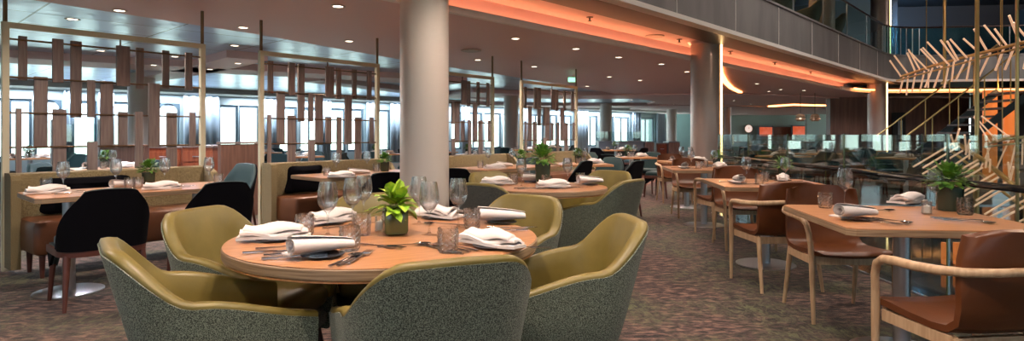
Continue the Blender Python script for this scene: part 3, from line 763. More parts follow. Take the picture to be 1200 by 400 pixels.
for i, (px, py, rz, k) in enumerate(((335, 291, .35, 'fork'), (325, 296, .35, 'knife'), (345, 303, .3, 'fork'), (350, 299, .3, 'knife'), (356, 295, .3, 'spoon'), (405, 306, 1.35, 'spoon'), (414, 305, 1.4, 'knife'), (422, 303, 1.45, 'fork'),
                              (447, 290, -.5, 'fork'), (475, 289, .25, 'spoon'), (520, 294, 2.3, 'knife'), (528, 292, 2.4, 'spoon'), (537, 291, 2.4, 'fork'), (600, 268, .05, 'knife'), (590, 272, .05, 'fork'), (612, 292, -.2, 'fork'), (405, 266, .8, 'knife'), (435, 263, .3, 'fork'), (520, 264, 2.9, 'spoon'))):
    x, y = tz(px, py)
    w = ['beside the long folded napkin', 'nearest the left rim below the long napkin', 'left of the rolled napkin, closest to the rim', 'left of the rolled napkin in the middle', 'left of the rolled napkin, furthest in', 'right of the rolled napkin, first in line', 'right of the rolled napkin, in the middle', 'right of the rolled napkin, last in line',
         'crossing in front of the plant pot', 'lying right in front of the plant pot', 'left of the drooping napkin, outermost', 'left of the drooping napkin, in the middle', 'left of the drooping napkin, closest to it', 'in front of the rolled napkin at the right rear', 'left in front of the rolled napkin at the right rear', 'right of the drooping napkin by the rim', 'behind the left wine glass', 'behind the plant pot to its left', 'behind the right wine glasses'][i]
    cut(k, x, y, rz, 'steel %s %s' % (k, w)).scale = (1.1, 1.35, 1.3)
x, y = tz(446, 271); place('candle', make_candle, (x, y, .751), 0, 'small glass candle holder just left of the plant pot')
# ------------------------------------------------------------------ generic table settings
def setting(cx, cy, rz, seats, phrase, plant=(0, 0), big=False, cutl=True, candle=None):
    """seats: list of (x, y, word) local positions of the place settings"""
    for i, (x, y, wd) in enumerate(seats):
        a = math.atan2(-y, -x); c, s = math.cos(a), math.sin(a)
        X, Y = loc2(cx, cy, rz, x, y); end = wd + ' of ' + phrase
        plate(X, Y, 'dark plate, ' + end); napkin(X, Y, rz + a + (.5 if i % 2 else 1.2), 'napkin, ' + end, i % 2 == 0, .762)
        X, Y = loc2(cx, cy, rz, x + c * .17 - s * .12, y + s * .17 + c * .12); wine(X, Y, 'wine glass, ' + end)
        X, Y = loc2(cx, cy, rz, x + c * .15 + s * .10, y + s * .15 - c * .10); tumbler(X, Y, 'glass tumbler, ' + end)
        if cutl:
            for k, o in (('fork', .13), ('knife', -.13), ('spoon', -.16)):
                X, Y = loc2(cx, cy, rz, x - s * o, y + c * o); cut(k, X, Y, rz + a, 'steel %s, %s' % (k, end))
    if plant is not None:
        X, Y = loc2(cx, cy, rz, *plant)
        place('plant', lambda: make_plant(False), (X, Y, .751), R.uniform(0, 6), 'potted plant on ' + phrase)
# left booth table
bx, by = -3.06, 4.98; brz = math.atan2(.735, .68)
place('long', lambda: make_rect(.72, 1.45, True), (bx, by, 0), brz - PI / 2, 'long wooden table at the left booth below the first slatted screen')
for (px, py, k, l) in ((74, 226, 'w', 'wine glass over the black cushion at the left end of the left booth table'), (136, 220, 'w', 'wine glass behind the nearest black chair on the left booth table'), (193, 217, 'w', 'wine glass just right of the plant on the left booth table'), (245, 215, 'w', 'wine glass at the right end of the left booth table'),
                       (54, 222, 't', 'cut glass tumbler behind the pink napkin on the left booth table'), (152, 222, 't', 'cut glass tumbler left of the plant on the left booth table'), (162, 221, 't', 'cut glass tumbler touching the plant on the left booth table'), (256, 216, 't', 'cut glass tumbler at the right end of the left booth table')):
    x, y = tz(px, py); (wine if k == 'w' else tumbler)(x, y, l)
for px, py, rz, roll, l in ((56, 227, .7, False, 'folded napkin at the left end of the left booth table'), (190, 222, .5, False, 'long folded napkin in front of the plant on the left booth table'), (148, 221, 1.2, True, 'rolled napkin hidden by the nearest black chair on the left booth table')):
    x, y = tz(px, py); napkin(x, y, rz, l, roll)
for px, py, rz, k, l in ((80, 226, 1, 'fork', 'left of the wine glass over the black cushion'), (84, 227, 1.2, 'knife', 'right of the wine glass over the black cushion'), (205, 221, .6, 'fork', 'right of the long folded napkin on the left booth'), (211, 219, .6, 'knife', 'furthest right of the long folded napkin on the left booth')):
    x, y = tz(px, py); cut(k, x, y, rz, 'steel %s %s' % (k, l))
x, y = tz(174, 217); place('plant', lambda: make_plant(False), (x, y, .751), 1, 'bushy green plant in a dark pot on the left booth table')
armchair(127, 218, 0, 0, '', 'side', Y=4.35) if False else None
def chair_at(k, x, y, a, lab, g=None):
    mk = {'arm': make_armchair, 'armd': lambda: make_armchair('tweed_dark'), 'side': make_side_chair, 'oak': make_oak_chair, 'teal': lambda: make_side_chair('teal_velvet', 'teal_velvet')}[k]
    return place(k, mk, (x, y, 0), a - PI / 2, lab, g)
fa = math.atan2(.68, -.735)
chair_at('side', -3.0, 4.42, fa, 'black side chair with reddish wooden legs nearest the left booth')
chair_at('side', -2.50, 5.04, fa, 'black side chair at the right end of the left booth table')
chair_at('side', -3.55, 7.55, fa + 1.9, 'dark teal chair between the first and second slatted screens')
# second booth
place('long', None, (-1.68, 6.95, 0), brz - PI / 2, 'wooden table at the second booth left of the big round column')
for i, (px, py, k) in enumerate(((394, 204, 'w'), (430, 200, 'w'), (383, 206, 't'), (441, 201, 't'))):
    x, y = tz(px, py); (wine if k == 'w' else tumbler)(x, y, '%s %s on the second booth table' % ('wine glass' if k == 'w' else 'cut glass tumbler', ['above the black square cushion', 'left of the plant', 'in front of the black square cushion', 'in front of the plant'][i]))
for px, py, rz, r_, l in ((400, 208, .3, False, 'napkin nearest the left corner of the second booth table'), (421, 205, .6, True, 'rolled napkin by the plant on the second booth table')):
    x, y = tz(px, py); napkin(x, y, rz, l, r_)
x, y = tz(451, 201); place('plant', None, (x, y, .751), 2, 'bushy green plant on the second booth table against the round column')
armchair(455, 201, -1.9, 7.2, 'black side chair just left of the big round column', 'side', Y=6.0)
# third booth, right of the column
place('long', None, (-.1, 8.3, 0), brz - PI / 2, 'wooden table at the third booth right of the big round column')
for i, (px, py, k) in enumerate(((572, 194, 'w'), (563, 197, 't'), (600, 194, 'w'))):
    x, y = tz(px, py); (wine if k == 'w' else tumbler)(x, y, ['wine glass at the middle of the third booth table', 'cut glass tumbler on the third booth table', 'wine glass at the right end of the third booth table'][i])
for px, py, rz, r_, l in ((580, 198, .3, False, 'pink white napkin at the middle of the third booth table'), (592, 196, .6, True, 'rolled napkin at the right end of the third booth table')):
    x, y = tz(px, py); napkin(x, y, rz, l, r_)
x, y = tz(611, 194); place('plant', None, (x, y, .751), 2, 'yellow green plant at the right end of the third booth table')
armchair(531, 199, -.5, 8.9, 'black chair peeping out at the right edge of the big round column', 'side', Y=6.7)
armchair(688, 190, .2, 9.2, 'black chair right of the third booth table', 'side', Y=8.6)
# ------------------------------------------------------------------ second round table
NX, NY = .30, 5.2
place('round11', lambda: make_round(1.02), (NX, NY, 0), .2, 'round wooden table behind the foreground one, just right of the big round column')
NP = 'the second round table'
armchair(562, 213, NX, NY, 'dark grey tweed armchair showing its rounded back left of the second round table', 'armd', Y=4.45, zt=.84)
armchair(738, 212, NX, NY + .1, 'green tweed armchair with dark legs right of the second round table', 'arm', Y=4.8)
armchair(715, 199, NX, NY, 'olive armchair at the right rear of the second round table', 'arm', Y=5.95)
armchair(572, 204, NX, NY, 'olive green armchair at the left rear of the second round table', 'arm', Y=5.75)
for i, (px, py, k) in enumerate(((611, 219, 'w'), (665, 217, 'w'), (602, 216, 't'), (640, 218, 't'), (680, 215, 't'))):
    x, y = tz(px, py); (wine if k == 'w' else tumbler)(x, y, ['wine glass left of the tall plant on ', 'wine glass right of the tall plant on ', 'cut glass tumbler furthest left on ', 'cut glass tumbler just right of the plant on ', 'cut glass tumbler furthest right on '][i] + NP)
for px, py, rz, r_, l in ((583, 217, -.3, False, 'white napkin furthest left on '), (692, 217, .4, True, 'rolled napkin furthest right on '), (648, 221, 0, False, 'pink napkin at the front of '), (628, 214, 0, True, 'napkin behind the plant on ')):
    x, y = tz(px, py); plate(x, y, 'dark plate under ' + l + NP); napkin(x, y, rz, l + NP, r_, .762)
for i, (px, py, rz, k) in enumerate(((622, 222, .2, 'fork'), (618, 221, .4, 'knife'), (672, 221, .5, 'fork'), (680, 220, .3, 'knife'))):
    x, y = tz(px, py); cut(k, x, y, rz, 'steel %s %s %s' % (k, ['left of the pink napkin on', 'left of the pink napkin on', 'right of the pink napkin on', 'right of the pink napkin on'][i], NP))
x, y = tz(636, 215); e = place('plant', None, (x, y, .751), 3, 'tall bushy green plant on ' + NP); e.scale = (1.35, 1.35, 1.6)
# ------------------------------------------------------------------ right row of square tables
def right_table(x, y, rz, phrase, l=1.0, w=.95):
    place('square', lambda: make_rect(.95, 1.0), (x, y, 0), rz, 'square wooden table on a steel pedestal, ' + phrase)
right_table(2.13, 3.33, -.12, 'nearest the camera by the glass railing')
right_table(2.33, 5.6, -.10, 'second from the camera by the glass railing')
right_table(2.52, 8.0, -.10, 'third from the camera by the glass railing')
oak = [(1.92, 2.57, 1.69, 'oak armchair with brown leather back, nearest the camera at bottom right'), (2.16, 4.05, -1.62, 'oak armchair facing the camera across the nearest square table'),
       (2.09, 4.86, 1.66, 'oak armchair showing its leather back at the second square table'), (2.45, 6.45, -1.6, 'oak armchair facing the camera across the second square table'),
       (2.5, 7.2, 1.7, 'oak armchair showing its leather back at the third square table'), (2.62, 8.85, -1.6, 'oak armchair facing the camera across the third square table'), (2.86, 10.75, -1.55, 'oak armchair left of the column with the light strip')]
for x, y, a, l in oak: chair_at('oak', x, y, a, l)
P1 = 'the nearest square table'
for i, (px, py, k) in enumerate(((990, 243, 'w'), (1096, 247, 'w'), (967, 244, 't'), (1131, 252, 't'))):
    x, y = tz(px, py); (wine if k == 'w' else tumbler)(x, y, ['wine glass at the left of ', 'wine glass in front of the plant on ', 'cut glass tumbler at the left corner of ', 'cut glass tumbler right of the plant on '][i] + P1)
for px, py, rz, r_, l in ((1005, 258, .3, True, 'rolled white napkin at the front left of '), (1065, 240, .5, False, 'folded white napkin at the rear of ')):
    x, y = tz(px, py); plate(x, y, 'dark plate under ' + l + P1); napkin(x, y, rz, l + P1, r_, .762)
for i, (px, py, rz, k) in enumerate(((1030, 262, -1.2, 'fork'), (1038, 261, -1.2, 'knife'), (1046, 260, -1.2, 'spoon'), (1005, 246, .2, 'fork'), (1030, 248, .2, 'spoon'), (1120, 258, -.7, 'fork'), (1128, 260, -.7, 'knife'), (1137, 261, -.7, 'spoon'))):
    x, y = tz(px, py); cut(k, x, y, rz, 'steel %s %s %s' % (k, ['right of the rolled napkin on'] * 3 and ('right of the rolled napkin on' if i < 3 else 'behind the rolled napkin on' if i < 5 else 'in front of the right tumbler on'), P1))
x, y = tz(1113, 247); e = place('plant', None, (x, y, .751), 2, 'fern like green plant in a tall dark pot on ' + P1); e.scale = (1.35, 1.35, 1.25)
x, y = tz(1086, 251); place('candle', None, (x, y, .751), 0, 'small glass candle holder left of the plant on ' + P1)
setting(2.33, 5.6, -.1, [(-.27, -.1, 'left side'), (.22, .2, 'right side')], 'the second square table', (.30, .42))
setting(2.52, 8.0, -.1, [(-.27, -.1, 'left side'), (.22, .1, 'right side')], 'the third square table', (.25, .38))
# ------------------------------------------------------------------ distant tables
def small_table():
    e = empty('small_table', '', 'table')
    MB().poly([(.38, -.38), (.4, -.36), (.4, .36), (.38, .38), (-.38, .38), (-.4, .36), (-.4, -.36), (-.38, -.38)], .72, .75).build('tabletop', 'table_wood', e, smooth=False)
    disc_base(e); return e
def far_table(x, y, phrase, chairs=(0, 1, 2, 3), kind='teal', rz=.75, plant=True):
    place('small', small_table, (x, y, 0), rz, 'small wooden table ' + phrase)
    wd = ['near right side', 'far right side', 'far left side', 'near left side']
    for k in chairs:
        a = rz - PI / 4 * 1 + k * PI / 2
        chair_at(kind, x + .62 * math.cos(a), y + .62 * math.sin(a), a + PI, 'dark chair, %s of the table %s' % (wd[k], phrase))
    setting(x, y, rz, [(-.22, 0, 'left half'), (.2, 0, 'right half')], 'the table ' + phrase, (0, .27) if plant else None, cutl=False)
far_table(-9.1, 11.5, "behind the first screen's left post")
far_table(-5.3, 8.0, "behind the first screen's middle slats", (1, 2, 3))
far_table(-4.35, 12.4, 'behind the second slatted screen')
far_table(-2.95, 13.8, "behind the second screen's right post", (0, 2, 3))
far_table(-6.2, 15.0, 'by the windows between the first two screens')
far_table(-1.9, 15.4, 'right of the big round column')
far_table(.35, 17.6, 'by the windows behind the last screen', rz=.2)
far_table(-.8, 13.3, 'between the third and last screens', (1, 2), kind='side')
far_table(1.05, 9.2, 'in the open behind the second round table', (0, 1, 2), kind='side', rz=.1)
far_table(2.86, 9.98, 'beside the column with the light strip', (), rz=0, plant=False)
far_table(2.35, 12.0, 'with black chairs before the service counter', (0, 1, 2, 3), kind='side', rz=.1)
far_table(2.95, 17.3, 'touching the front of the service counter', (0, 3), kind='side', rz=0)
far_table(1.2, 20.9, 'furthest back by the windows', rz=.4)
for i, (x, y) in enumerate(((5.6, 12.6), (7.1, 14.2), (7.5, 11.6), (7.4, 16.8), (9.6, 16.6), (12.4, 15.6), (9.6, 14.6), (8.2, 20.5), (11.2, 26.5), (16, 33), (13, 36))):
    far_table(x, y, ['behind the railing nearest the lit column', 'behind the railing, second from the lit column', 'close behind the railing below the pendants', 'far behind the railing, left of the pendants', 'far behind the railing, below the wooden wall', 'behind the railing beyond the staircase', 'behind the railing left of the staircase', 'deep in the room below the clock', 'deep in the room beside the wooden wall', 'under the red screens', 'left of the red screens'][i], (0, 1, 2, 3) if i < 8 else (0, 2), rz=R.uniform(0, 1.2), plant=i % 3 == 0)
# ------------------------------------------------------------------ partitions and service stations
def partition(p0, p1, Y0, Y1, zt, lab, m='panel_wood', th=.08):
    x0, x1 = gx(p0, Y0), gx(p1, Y1); L = math.hypot(x1 - x0, Y1 - Y0)
    e = empty('low_partition', lab, 'partition', ((x0 + x1) / 2, (Y0 + Y1) / 2, 0), math.atan2(Y1 - Y0, x1 - x0))
    MB().box((0, 0, zt / 2 - .01), (L, th, zt - .02)).build('panel', m, e, smooth=False)
    MB().box((0, 0, zt), (L + .02, th + .03, .03)).build('cap', 'slat_wood', e, smooth=False); return e
partition(113, 172, 10.0, 9.5, 1.02, 'low brown wooden partition behind the middle of the first slatted screen')
partition(257, 303, 8.6, 9.1, 1.07, 'low brown wooden partition between the first two slatted screens')
def cabinet(px0, px1, Y, zt, lab, d=.5):
    w = (px1 - px0) / F * Y; e = empty('service_cabinet', lab, 'cabinet', (gx((px0 + px1) / 2, Y), Y + d / 2, 0))
    MB().box((0, 0, zt / 2), (w, d, zt - .03)).build('body', 'red_wood', e, smooth=False)
    MB().box((0, 0, zt), (w + .04, d + .04, .03)).build('top', 'slat_wood', e, smooth=False)
    n = max(1, round(w / .5))
    for i in range(n):
        x = -w / 2 + w * (i + .5) / n
        dr = MB().box((x, -d / 2 - .01, zt - .16), (w / n - .03, .02, .16)).build('drawer', 'red_wood', e, smooth=False)
        MB().tube([(x - .06, -d / 2 - .035, zt - .16), (x + .06, -d / 2 - .035, zt - .16)], .007, 8).build('handle', 'steel', dr)
        dr = MB().box((x, -d / 2 - .01, (zt - .27) / 2 + .05), (w / n - .03, .02, zt - .35)).build('door', 'red_wood', e, smooth=False)
        MB().tube([(x + w / n * .35, -d / 2 - .035, zt - .5), (x + w / n * .35, -d / 2 - .035, zt - .38)], .007, 8).build('handle', 'steel', dr)
cabinet(173, 212, 10.1, .98, 'reddish wooden cabinet behind the first slatted screen')
cabinet(214, 249, 9.7, 1.0, 'reddish wooden cabinet right beside the right post of the first slatted screen')
SY = 19.4
e = empty('service_station', 'long grey topped service counter with glass screen and open underside', 'counter', (gx(728, SY), SY, 0))
w = 52.5 / F * SY
MB().box((0, .3, .80), (w, .6, .28)).build('counter_front', 'grey_panel', e, smooth=False)
MB().box((0, .3, .955), (w + .03, .64, .03)).build('countertop', 'grey_panel', e, smooth=False)
MB().box((0, .58, .33), (w, .05, .66)).build('back_panel', 'dark_wall', e, smooth=False)
MB().box((-w / 2 + .04, .3, .33), (.06, .6, .66)).build('side_panel', 'dark_wall', e, smooth=False)
MB().box((0, .5, 1.12), (w, .012, .30)).build('glass_screen', 'glass_rail', e, smooth=False)
for a, b, l in ((756, 768, 'brown wooden end block of the service counter, left of the red cabinet'), (783.5, 798, 'brown wooden block right of the red cabinet')):
    e = empty('wooden_block', l, 'cabinet', (gx((a + b) / 2, SY - .2), SY + .2, 0)); w = (b - a - 1.6) / F * SY
    MB().box((0, 0, .46), (w, .7, .92)).build('body', 'slat_wood', e, smooth=False); MB().box((0, 0, .94), (w + .01, .72, .03)).build('top', 'grey_panel', e, smooth=False)
cabinet(769.8, 781.6, SY, .88, 'reddish wooden cabinet set between two brown blocks')
# glass screen standing over the left partition
e = empty('glass_divider', 'clear glass divider with steel posts behind the first slatted screen', 'glass divider', (gx(88, 9.4), 9.4, 0))
MB().box((0, 0, .9), (.68, .012, .9)).build('glass_panel', 'glass_rail', e, smooth=False)
for x in (-.36, 0.36): MB().tube([(x, 0, 0), (x, 0, 1.42)], .018, 8).build('post', 'steel', e)
# ------------------------------------------------------------------ glass railing of the atrium edge
e = empty('glass_railing', 'long glass railing with dark ledge beside the square tables', 'railing', (0, 0, 0))
rl = [(3.12, -.5), (3.12, 1.0), (3.12, 2.4), (3.12, 3.35), (3.12, 4.36), (3.12, 5.72), (3.12, 6.9), (3.12, 8.05), (3.12, 9.2), (3.66, 10.1), (5.2, 10.1), (6.8, 10.1), (8.4, 10.1), (10, 10.1), (11.6, 10.1), (13.2, 10.1)]
for a, b in zip(rl, rl[1:]):
    v = Vector((b[0] - a[0], b[1] - a[1], 0))
    MB().box(((a[0] + b[0]) / 2, (a[1] + b[1]) / 2, .60), (v.length - .03, .014, 1.18), math.atan2(v.y, v.x)).build('glass_panel', 'glass_rail', e, smooth=False)
for a in rl: MB().box((a[0], a[1], .60), (.014, .014, 1.20)).build('post', 'pot_green', e, smooth=False)
MB().tube([(x, y, .86) for x, y in rl[:9]], .03, 10, sq=(1.3, .8)).build('ledge', 'black_gloss', e)
# ------------------------------------------------------------------ hanging rod sculptures
def rods(name, A, B, n, ups, downs, lab, seed, thick=.012, hang=6.0):
    r = random.Random(seed); e = empty(name, lab, 'sculpture')
    A, B = Vector(A), Vector(B)
    MB().tube([A, A.lerp(B, .33) + Vector((0, 0, .03)), A.lerp(B, .66) + Vector((0, 0, .02)), B], .02, 8).build('spine', 'brass', e)
    MB().tube([A + Vector((0, .1, -.05)), B + Vector((0, .1, -.05))], .012, 8).build('spine', 'brass', e)
    for t in (.25, .8):
        q = A.lerp(B, t); MB().tube([q, (q.x, q.y, hang)], .006, 6).build('cable' if hang > 3 else 'stand', 'brass', e)
    for i in range(n):
        p = A.lerp(B, (i + .3) / n)
        for (dx, dy, dz, jit) in ups + downs:
            d = Vector((dx + r.uniform(-jit, jit), dy + r.uniform(-jit, jit) * 1.5, dz + r.uniform(-jit, jit) * .6)) * r.uniform(.8, 1.1)
            q = p + Vector((r.uniform(-.04, .04), r.uniform(-.05, .05), 0))
            MB().tube([q, q + d], thick, 6).build('rod', 'rod_added_glow', e)
    return e
def P3(px, py, Y): return (gx(px, Y), Y, gz(py, Y))
rods('rod_sculpture', P3(1056, 90, 9.0), P3(1215, 46, 6.2), 17, [(-.20, 0, .27, .05)], [(-.02, .1, -.28, .05)], 'hanging sculpture of lamp lit rods radiating from a rising brass spine', 4)
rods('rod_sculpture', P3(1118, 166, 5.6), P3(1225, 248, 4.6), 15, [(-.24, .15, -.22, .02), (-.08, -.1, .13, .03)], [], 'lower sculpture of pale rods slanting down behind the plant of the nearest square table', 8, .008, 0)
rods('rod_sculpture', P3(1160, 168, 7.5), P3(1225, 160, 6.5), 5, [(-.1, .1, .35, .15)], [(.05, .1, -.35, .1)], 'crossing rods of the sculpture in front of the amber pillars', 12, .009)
for px, Y, z0, z1, l in ((1145, 6.6, 0, 6.0, 'tall brass pole crossing the rod sculpture'), (1107, 8.6, 1.9, 6.0, 'brass pole rising above the rod sculpture, left of the tall one'), (1192, 4.2, 0, 6, 'tall brass pole closest to the right edge')):
    e = empty('brass_pole', l, 'pole', (gx(px, Y), Y, 0))
    MB().tube([(0, 0, z0), (0, 0, z1)], .021 if Y > 6 else .011, 12).build('shaft', 'brass', e); MB().lathe([(.045, z0), (.045, z0 + .03), (.022, z0 + .05)], 16).build('flange', 'brass', e)
# amber pillars and slatted lower screen
for px, w, l in ((1160, 14, 'amber lit pillar left of its twin behind the rod sculpture'), (1182, 11, 'amber lit pillar nearest the right edge')):
    Y = 14; tag(MB().lathe([(w / F * Y / 2, 0), (w / F * Y / 2, 2.2)], 32, Matrix.Translation((gx(px, Y), Y, 0))).build('amber_pillar', 'amber'), l, 'pillar')
for i, (px, w) in enumerate(((1107, 4), (1124, 10), (1140, 4), (1155, 8), (1168, 4))):
    Y = 5.6; tag(MB().box((gx(px, Y), Y, .10), (w / F * Y, .05, .20)).build('amber_lit_slat', 'amber', smooth=False), ['thin amber lit slat at the left under the nearest table', 'wide amber lit slat under the nearest table', 'thin amber lit slat in the middle under the nearest table', 'amber lit slat left of the near leather back', 'thin amber lit slat touching the near leather back'][i], 'light')  # slats of a low screen; emission stands in for orange light on them
# stair behind the sculpture
e = empty('staircase', 'dark staircase rising to the right behind the rod sculpture', 'staircase', (0, 0, 0))
sx0, sx1, sy = gx(1062, 12.5), gx(1215, 12.5), 12.5; n = 12
for i in range(n):
    x = sx0 + (sx1 - sx0) * (i + .5) / n; z = .2 + i * .17
    MB().box((x, sy + .5, z), ((sx1 - sx0) / n + .02, 1.0, .04)).build('step', 'dark_wood', e, smooth=False)
for y in (sy, sy + 1.0):
    MB().tube([(sx0, y, .1), (sx1, y, .1 + n * .17)], .05, 4, sq=(.5, 2)).build('stringer', 'black_metal', e)
    MB().tube([(sx0, y, 1.15), (sx1, y, 1.15 + n * .17)], .018, 8).build('handrail', 'brass', e)
    for k in range(6):
        t = k / 5; x = sx0 + (sx1 - sx0) * t; MB().tube([(x, y, .1 + n * .17 * t), (x, y, 1.15 + n * .17 * t)], .012, 6).build('baluster', 'brass', e)
# ------------------------------------------------------------------ pendants
for px, py, l in ((938, 139, 'layered copper pendant lamp, the left of the pair'), (955, 139, 'layered copper pendant lamp, the right of the pair by the wooden wall')):
    Y = 20; e = empty('pendant_lamp', l, 'pendant lamp', (gx(px, Y), Y, gz(py, Y)))
    MB().lathe([(.03, .16), (.10, .14), (.155, .06), (.15, .05), (.09, .12), (.02, .14)], 28).build('shade', 'copper', e)
    MB().lathe([(.10, .06), (.16, .0), (.165, -.03), (.15, -.04), (.10, .03)], 28).build('shade_ring', 'copper', e)
    MB().lathe([(.08, -.02), (.125, -.06), (.12, -.08), (.10, -.09), (.05, -.05)], 28).build('lower_shade', 'copper', e)
    MB().lathe([(.02, -.02), (.035, -.05), (.0, -.08)], 16).build('bulb', 'lamp_white', e)
    MB().tube([(0, 0, .15), (0, 0, 2.56 - gz(py, Y))], .008, 6).build('cord', 'black_metal', e)
# ------------------------------------------------------------------ ceiling fittings
def make_down():
    e = empty('downlight', '', 'downlight', group='round recessed ceiling downlights')
    MB().lathe([(.075, 0), (.078, -.006), (.055, -.008), (.05, .0)], 24).build('trim_ring', 'housing', e)
    MB().lathe([(.048, -.002), (.05, -.005), (.0, -.006)], 20).build('lamp', 'lamp_white', e); return e
low = [(140, 12), (285, 32), (396, 7), (409, 48), (604, 45), (675, 57), (725, 67), (775, 75), (560, 70), (626, 78), (714, 90), (750, 94), (805, 84), (865, 112), (887, 98), (901, 107), (915, 105), (942, 106), (860, 118), (880, 122)]
LIT = []
for px, py in low:
    x, y = atz(px, py, 2.54); place('down', make_down, (x, y, 2.5395), 0, 'round recessed downlight in the pink lowered ceiling', 'downlights in the lowered ceiling'); LIT.append((x, y, 2.50))
for px, py in ((118, 59), (205, 66), (180, 76), (279, 74), (246, 81), (85, 22), (275, 53), (688, 101), (640, 100), (790, 122), (740, 117)):
    x, y = atz(px, py, 2.50); place('down', make_down, (x, y, 2.4985), 0, 'round recessed downlight among the silver ceiling panels', 'downlights among the silver panels')
for px, py in ((691, 20), (796, 46), (856, 60), (908, 73), (950, 84)):
    x, y = atz(px, py, 2.85)
    def mk():
        e = empty('sprinkler', '', 'sprinkler')
        MB().lathe([(.05, 0), (.05, -.008), (.02, -.01)], 20).build('flange', 'black_metal', e); MB().lathe([(.012, -.008), (.012, -.05), (.03, -.055), (.03, -.06), (.0, -.06)], 16).build('deflector', 'black_metal', e); return e
    place('spr', mk, (x, y, 2.8495), 0, 'small dark ceiling sprinkler on the strip beside the orange cove', 'sprinklers on the raised ceiling strip')
for px, py, z, l in ((767, 42, 2.85, 'round pink ceiling grille beside the orange cove'), (552, 59, 2.54, 'round grey ceiling grille right of the big column'), (853, 41, 2.85, '')):
    if not l: continue
    x, y = atz(px, py, z); tag(MB().lathe([(.16, 0), (.165, -.012), (.14, -.018), (.13, -.012), (.09, -.016), (.05, -.012), (.0, -.014)], 32, Matrix.Translation((x, y, z))).build('ceiling_grille', 'housing'), l, 'ceiling grille')
# arc shaped and straight LED lines on the distant ceiling
e = empty('cove_light', 'curved orange LED arc on the ceiling right of the lit column', 'cove light')
pts = [atz(*p, 2.50) for p in ((846, 78), (848, 88), (853, 97), (860, 104), (870, 109))]
wallrib('led_strip', pts, .12, 2.50, 2.535, 'led_cove', False, e)
e = empty('cove_light', 'straight orange LED line on the distant ceiling above the pendant lamps', 'cove light')
pts = [atz(*p, 2.50) for p in ((900, 125), (930, 123), (968, 124))]
wallrib('led_strip', pts, .25, 2.48, 2.54, 'led_cove', False, e)
# exit sign
x, y = gx(672, 13.4), 13.4
e = empty('exit_sign', 'small pale green exit sign beside the most distant slatted screen', 'sign', (gx(670, 13.6), 13.6, gz(93.5, 13.6)))
mat('sign_green', (.3, .7, .45), .4, emis=(.35, 1, .6), es=1.2)
MB().box((0, 0, 0), (.16, .03, .10)).build('housing', 'sign_green', e, smooth=False); MB().tube([(0, 0, .05), (0, 0, 2.60 - gz(93.5, 13.6))], .006, 6).build('stem', 'steel', e)
# upper lounge chairs
for i, t in enumerate((6.2, 8.2, 10.1, 12.2)):
    x, y = cpt(out0, t, -.75); o = chair_at('arm', x, y, R.uniform(0, 1) + 2.2, ['olive armchair on the upper balcony at the left of the glass', 'olive armchair on the upper balcony beside the round column', 'olive armchair in the middle of the upper balcony', 'olive armchair on the upper balcony nearest the strip lit column'][i]); o.location.z = 3.54
# ------------------------------------------------------------------ lights
def light(kind, loc, e, color, size=.05, spot=None, rot=(0, 0, 0)):
    l = bpy.data.lights.new('lamp', kind); l.energy = e; l.color = color
    if kind == 'AREA': l.size = size
    else: l.shadow_soft_size = size
    if spot: l.spot_size = spot; l.spot_blend = .8
    o = bpy.data.objects.new('lamp', l); o.location = loc; o.rotation_euler = rot; col.objects.link(o); return o
WARM = (1, .80, .66)
for px, py in ((118, 59), (205, 66), (180, 76), (279, 74), (246, 81), (85, 22), (275, 53), (688, 101), (640, 100), (740, 117)):
    x, y = atz(px, py, 2.5); light('SPOT', (x, y, 2.46), 150, (.85, .9, 1), .05, 2.7)
for x, y, z in LIT[:13]: light('SPOT', (x, y, z), 110, WARM, .05, 2.5)
for x, y, z, e_ in ((-.6, 2.2, 2.8, 55), (-2.8, 2.6, 2.5, 40), (-3.2, 4.6, 2.5, 35), (.6, 1.2, 2.8, 40), (-1.2, .4, 2.8, 40), (2.0, 2.0, 2.8, 25), (1.2, 4.4, 2.8, 35), (-.2, 5.0, 2.8, 25), (2.2, 5.6, 2.8, 30), (3.0, 8, 2.8, 30), (-6, 8.2, 2.45, 30), (-9, 11, 2.45, 40), (-3, 12, 2.45, 40),
                    (2, 22, 2.4, 90), (9, 24, 2.4, 90), (15, 34, 2.4, 120), (7, 15, 2.4, 50), (12, 16, 2.4, 50), (6, 30, 2.4, 90)):
    light('SPOT', (x, y, z), e_ * 2.6, WARM, .06, 2.6)
light('SPOT', (15.5, 40, 2.5), 250, WARM, .1, 2.7); light('SPOT', (12, 20.3, 2.5), 120, WARM, .1, 2.7); light('SPOT', (16, 20.3, 2.5), 120, WARM, .1, 2.7); light('POINT', (8, 15.5, 4.9), 60, (.35, .5, 1), .1); light('POINT', (14, 21, 4.9), 80, (.3, .6, 1), .1); light('POINT', (17, 14, 5.6), 160, (1, .8, .7), .1)  # spots added to brighten the far wall and the wooden walls
light('POINT', (5.2, 5.5, 3.6), 60, (1, .7, .5), .1); light('POINT', (11.4, 12.6, 2.3), 25, (1, .5, .2), .1); light('SPOT', (7.5, 13, 2.6), 110, (.8, .9, 1), .1, 2.7); light('SPOT', (11, 17, 2.5), 110, (.8, .9, 1), .1, 2.7); light('SPOT', (9, 19, 2.5), 110, (.8, .9, 1), .1, 2.7)  # cool spots added to lighten the tables beyond the railing
light('POINT', (-14, 20, 2.0), 0.1, (.6, .8, 1), .1)
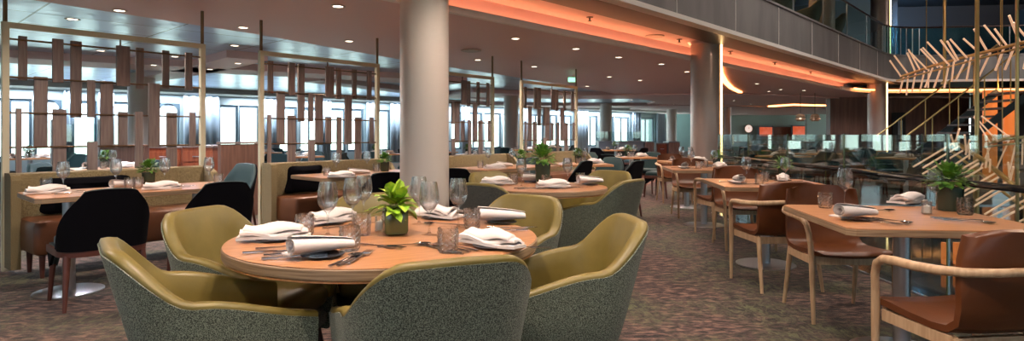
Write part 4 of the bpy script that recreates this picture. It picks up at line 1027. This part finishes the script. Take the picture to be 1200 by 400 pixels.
for t, ln in ((3, 6), (10, 7), (17.5, 7), (25, 7), (33, 7)):
    c = W0 + WD * t; o = light('AREA', (c.x + WD.y * .45, c.y - WD.x * .45, 2.44), 150, (.8, .9, 1), 1)
    o.data.shape = 'RECTANGLE'; o.data.size = ln; o.data.size_y = .12; o.rotation_euler = (0, 0, wr)  # area strips added behind the cornice to brighten the window side
for x, y, e_ in ((1.5, 3.5, 90), (5.5, 5, 180), (6.5, 10, 260), (12, 13, 350), (16, 16, 300)): light('SPOT', (x, y, 5.9), e_, (1, .85, .74), .08, 2.7)  # unseen overhead spots added to brighten the balcony fascia
# world: bright pale daylight above, hazy green shore below the horizon
w = bpy.data.worlds.new('world'); sc.world = w; w.use_nodes = True; nt = w.node_tree; bg = nt.nodes['Background']
tc = nt.nodes.new('ShaderNodeTexCoord'); sp = nt.nodes.new('ShaderNodeSeparateXYZ'); rp_ = nt.nodes.new('ShaderNodeValToRGB')
nt.links.new(tc.outputs['Generated'], sp.inputs[0]); nt.links.new(sp.outputs['Z'], rp_.inputs[0]); nt.links.new(rp_.outputs[0], bg.inputs[0])
el = rp_.color_ramp.elements; el[0].position = 0; el[0].color = (.62, .80, .72, 1); el[1].position = .02; el[1].color = (.72, .90, 1.0, 1)
x_ = el.new(.5); x_.color = (.55, .78, 1, 1)
bg.inputs[1].default_value = 4.5
# ------------------------------------------------------------------ camera
cam = bpy.data.cameras.new('camera'); co = bpy.data.objects.new('camera', cam); col.objects.link(co)
cam.sensor_width = 36; cam.lens = 36 * F / 1200; cam.shift_y = (157 - 200) / 1200.0; cam.clip_start = .05; cam.clip_end = 200
co.location = (0, 0, H); co.rotation_euler = (PI / 2, 0, 0); sc.camera = co
vs = sc.view_settings; vs.view_transform = 'Standard'; vs.look = 'None'; vs.gamma = 1; vs.use_curve_mapping = False; vs.exposure = .45
sc.cycles.max_bounces = 12; sc.cycles.transmission_bounces = 10; sc.cycles.glossy_bounces = 5; sc.cycles.transparent_max_bounces = 24; sc.cycles.caustics_reflective = False; sc.cycles.caustics_refractive = False
sc.cycles.sample_clamp_indirect = 5
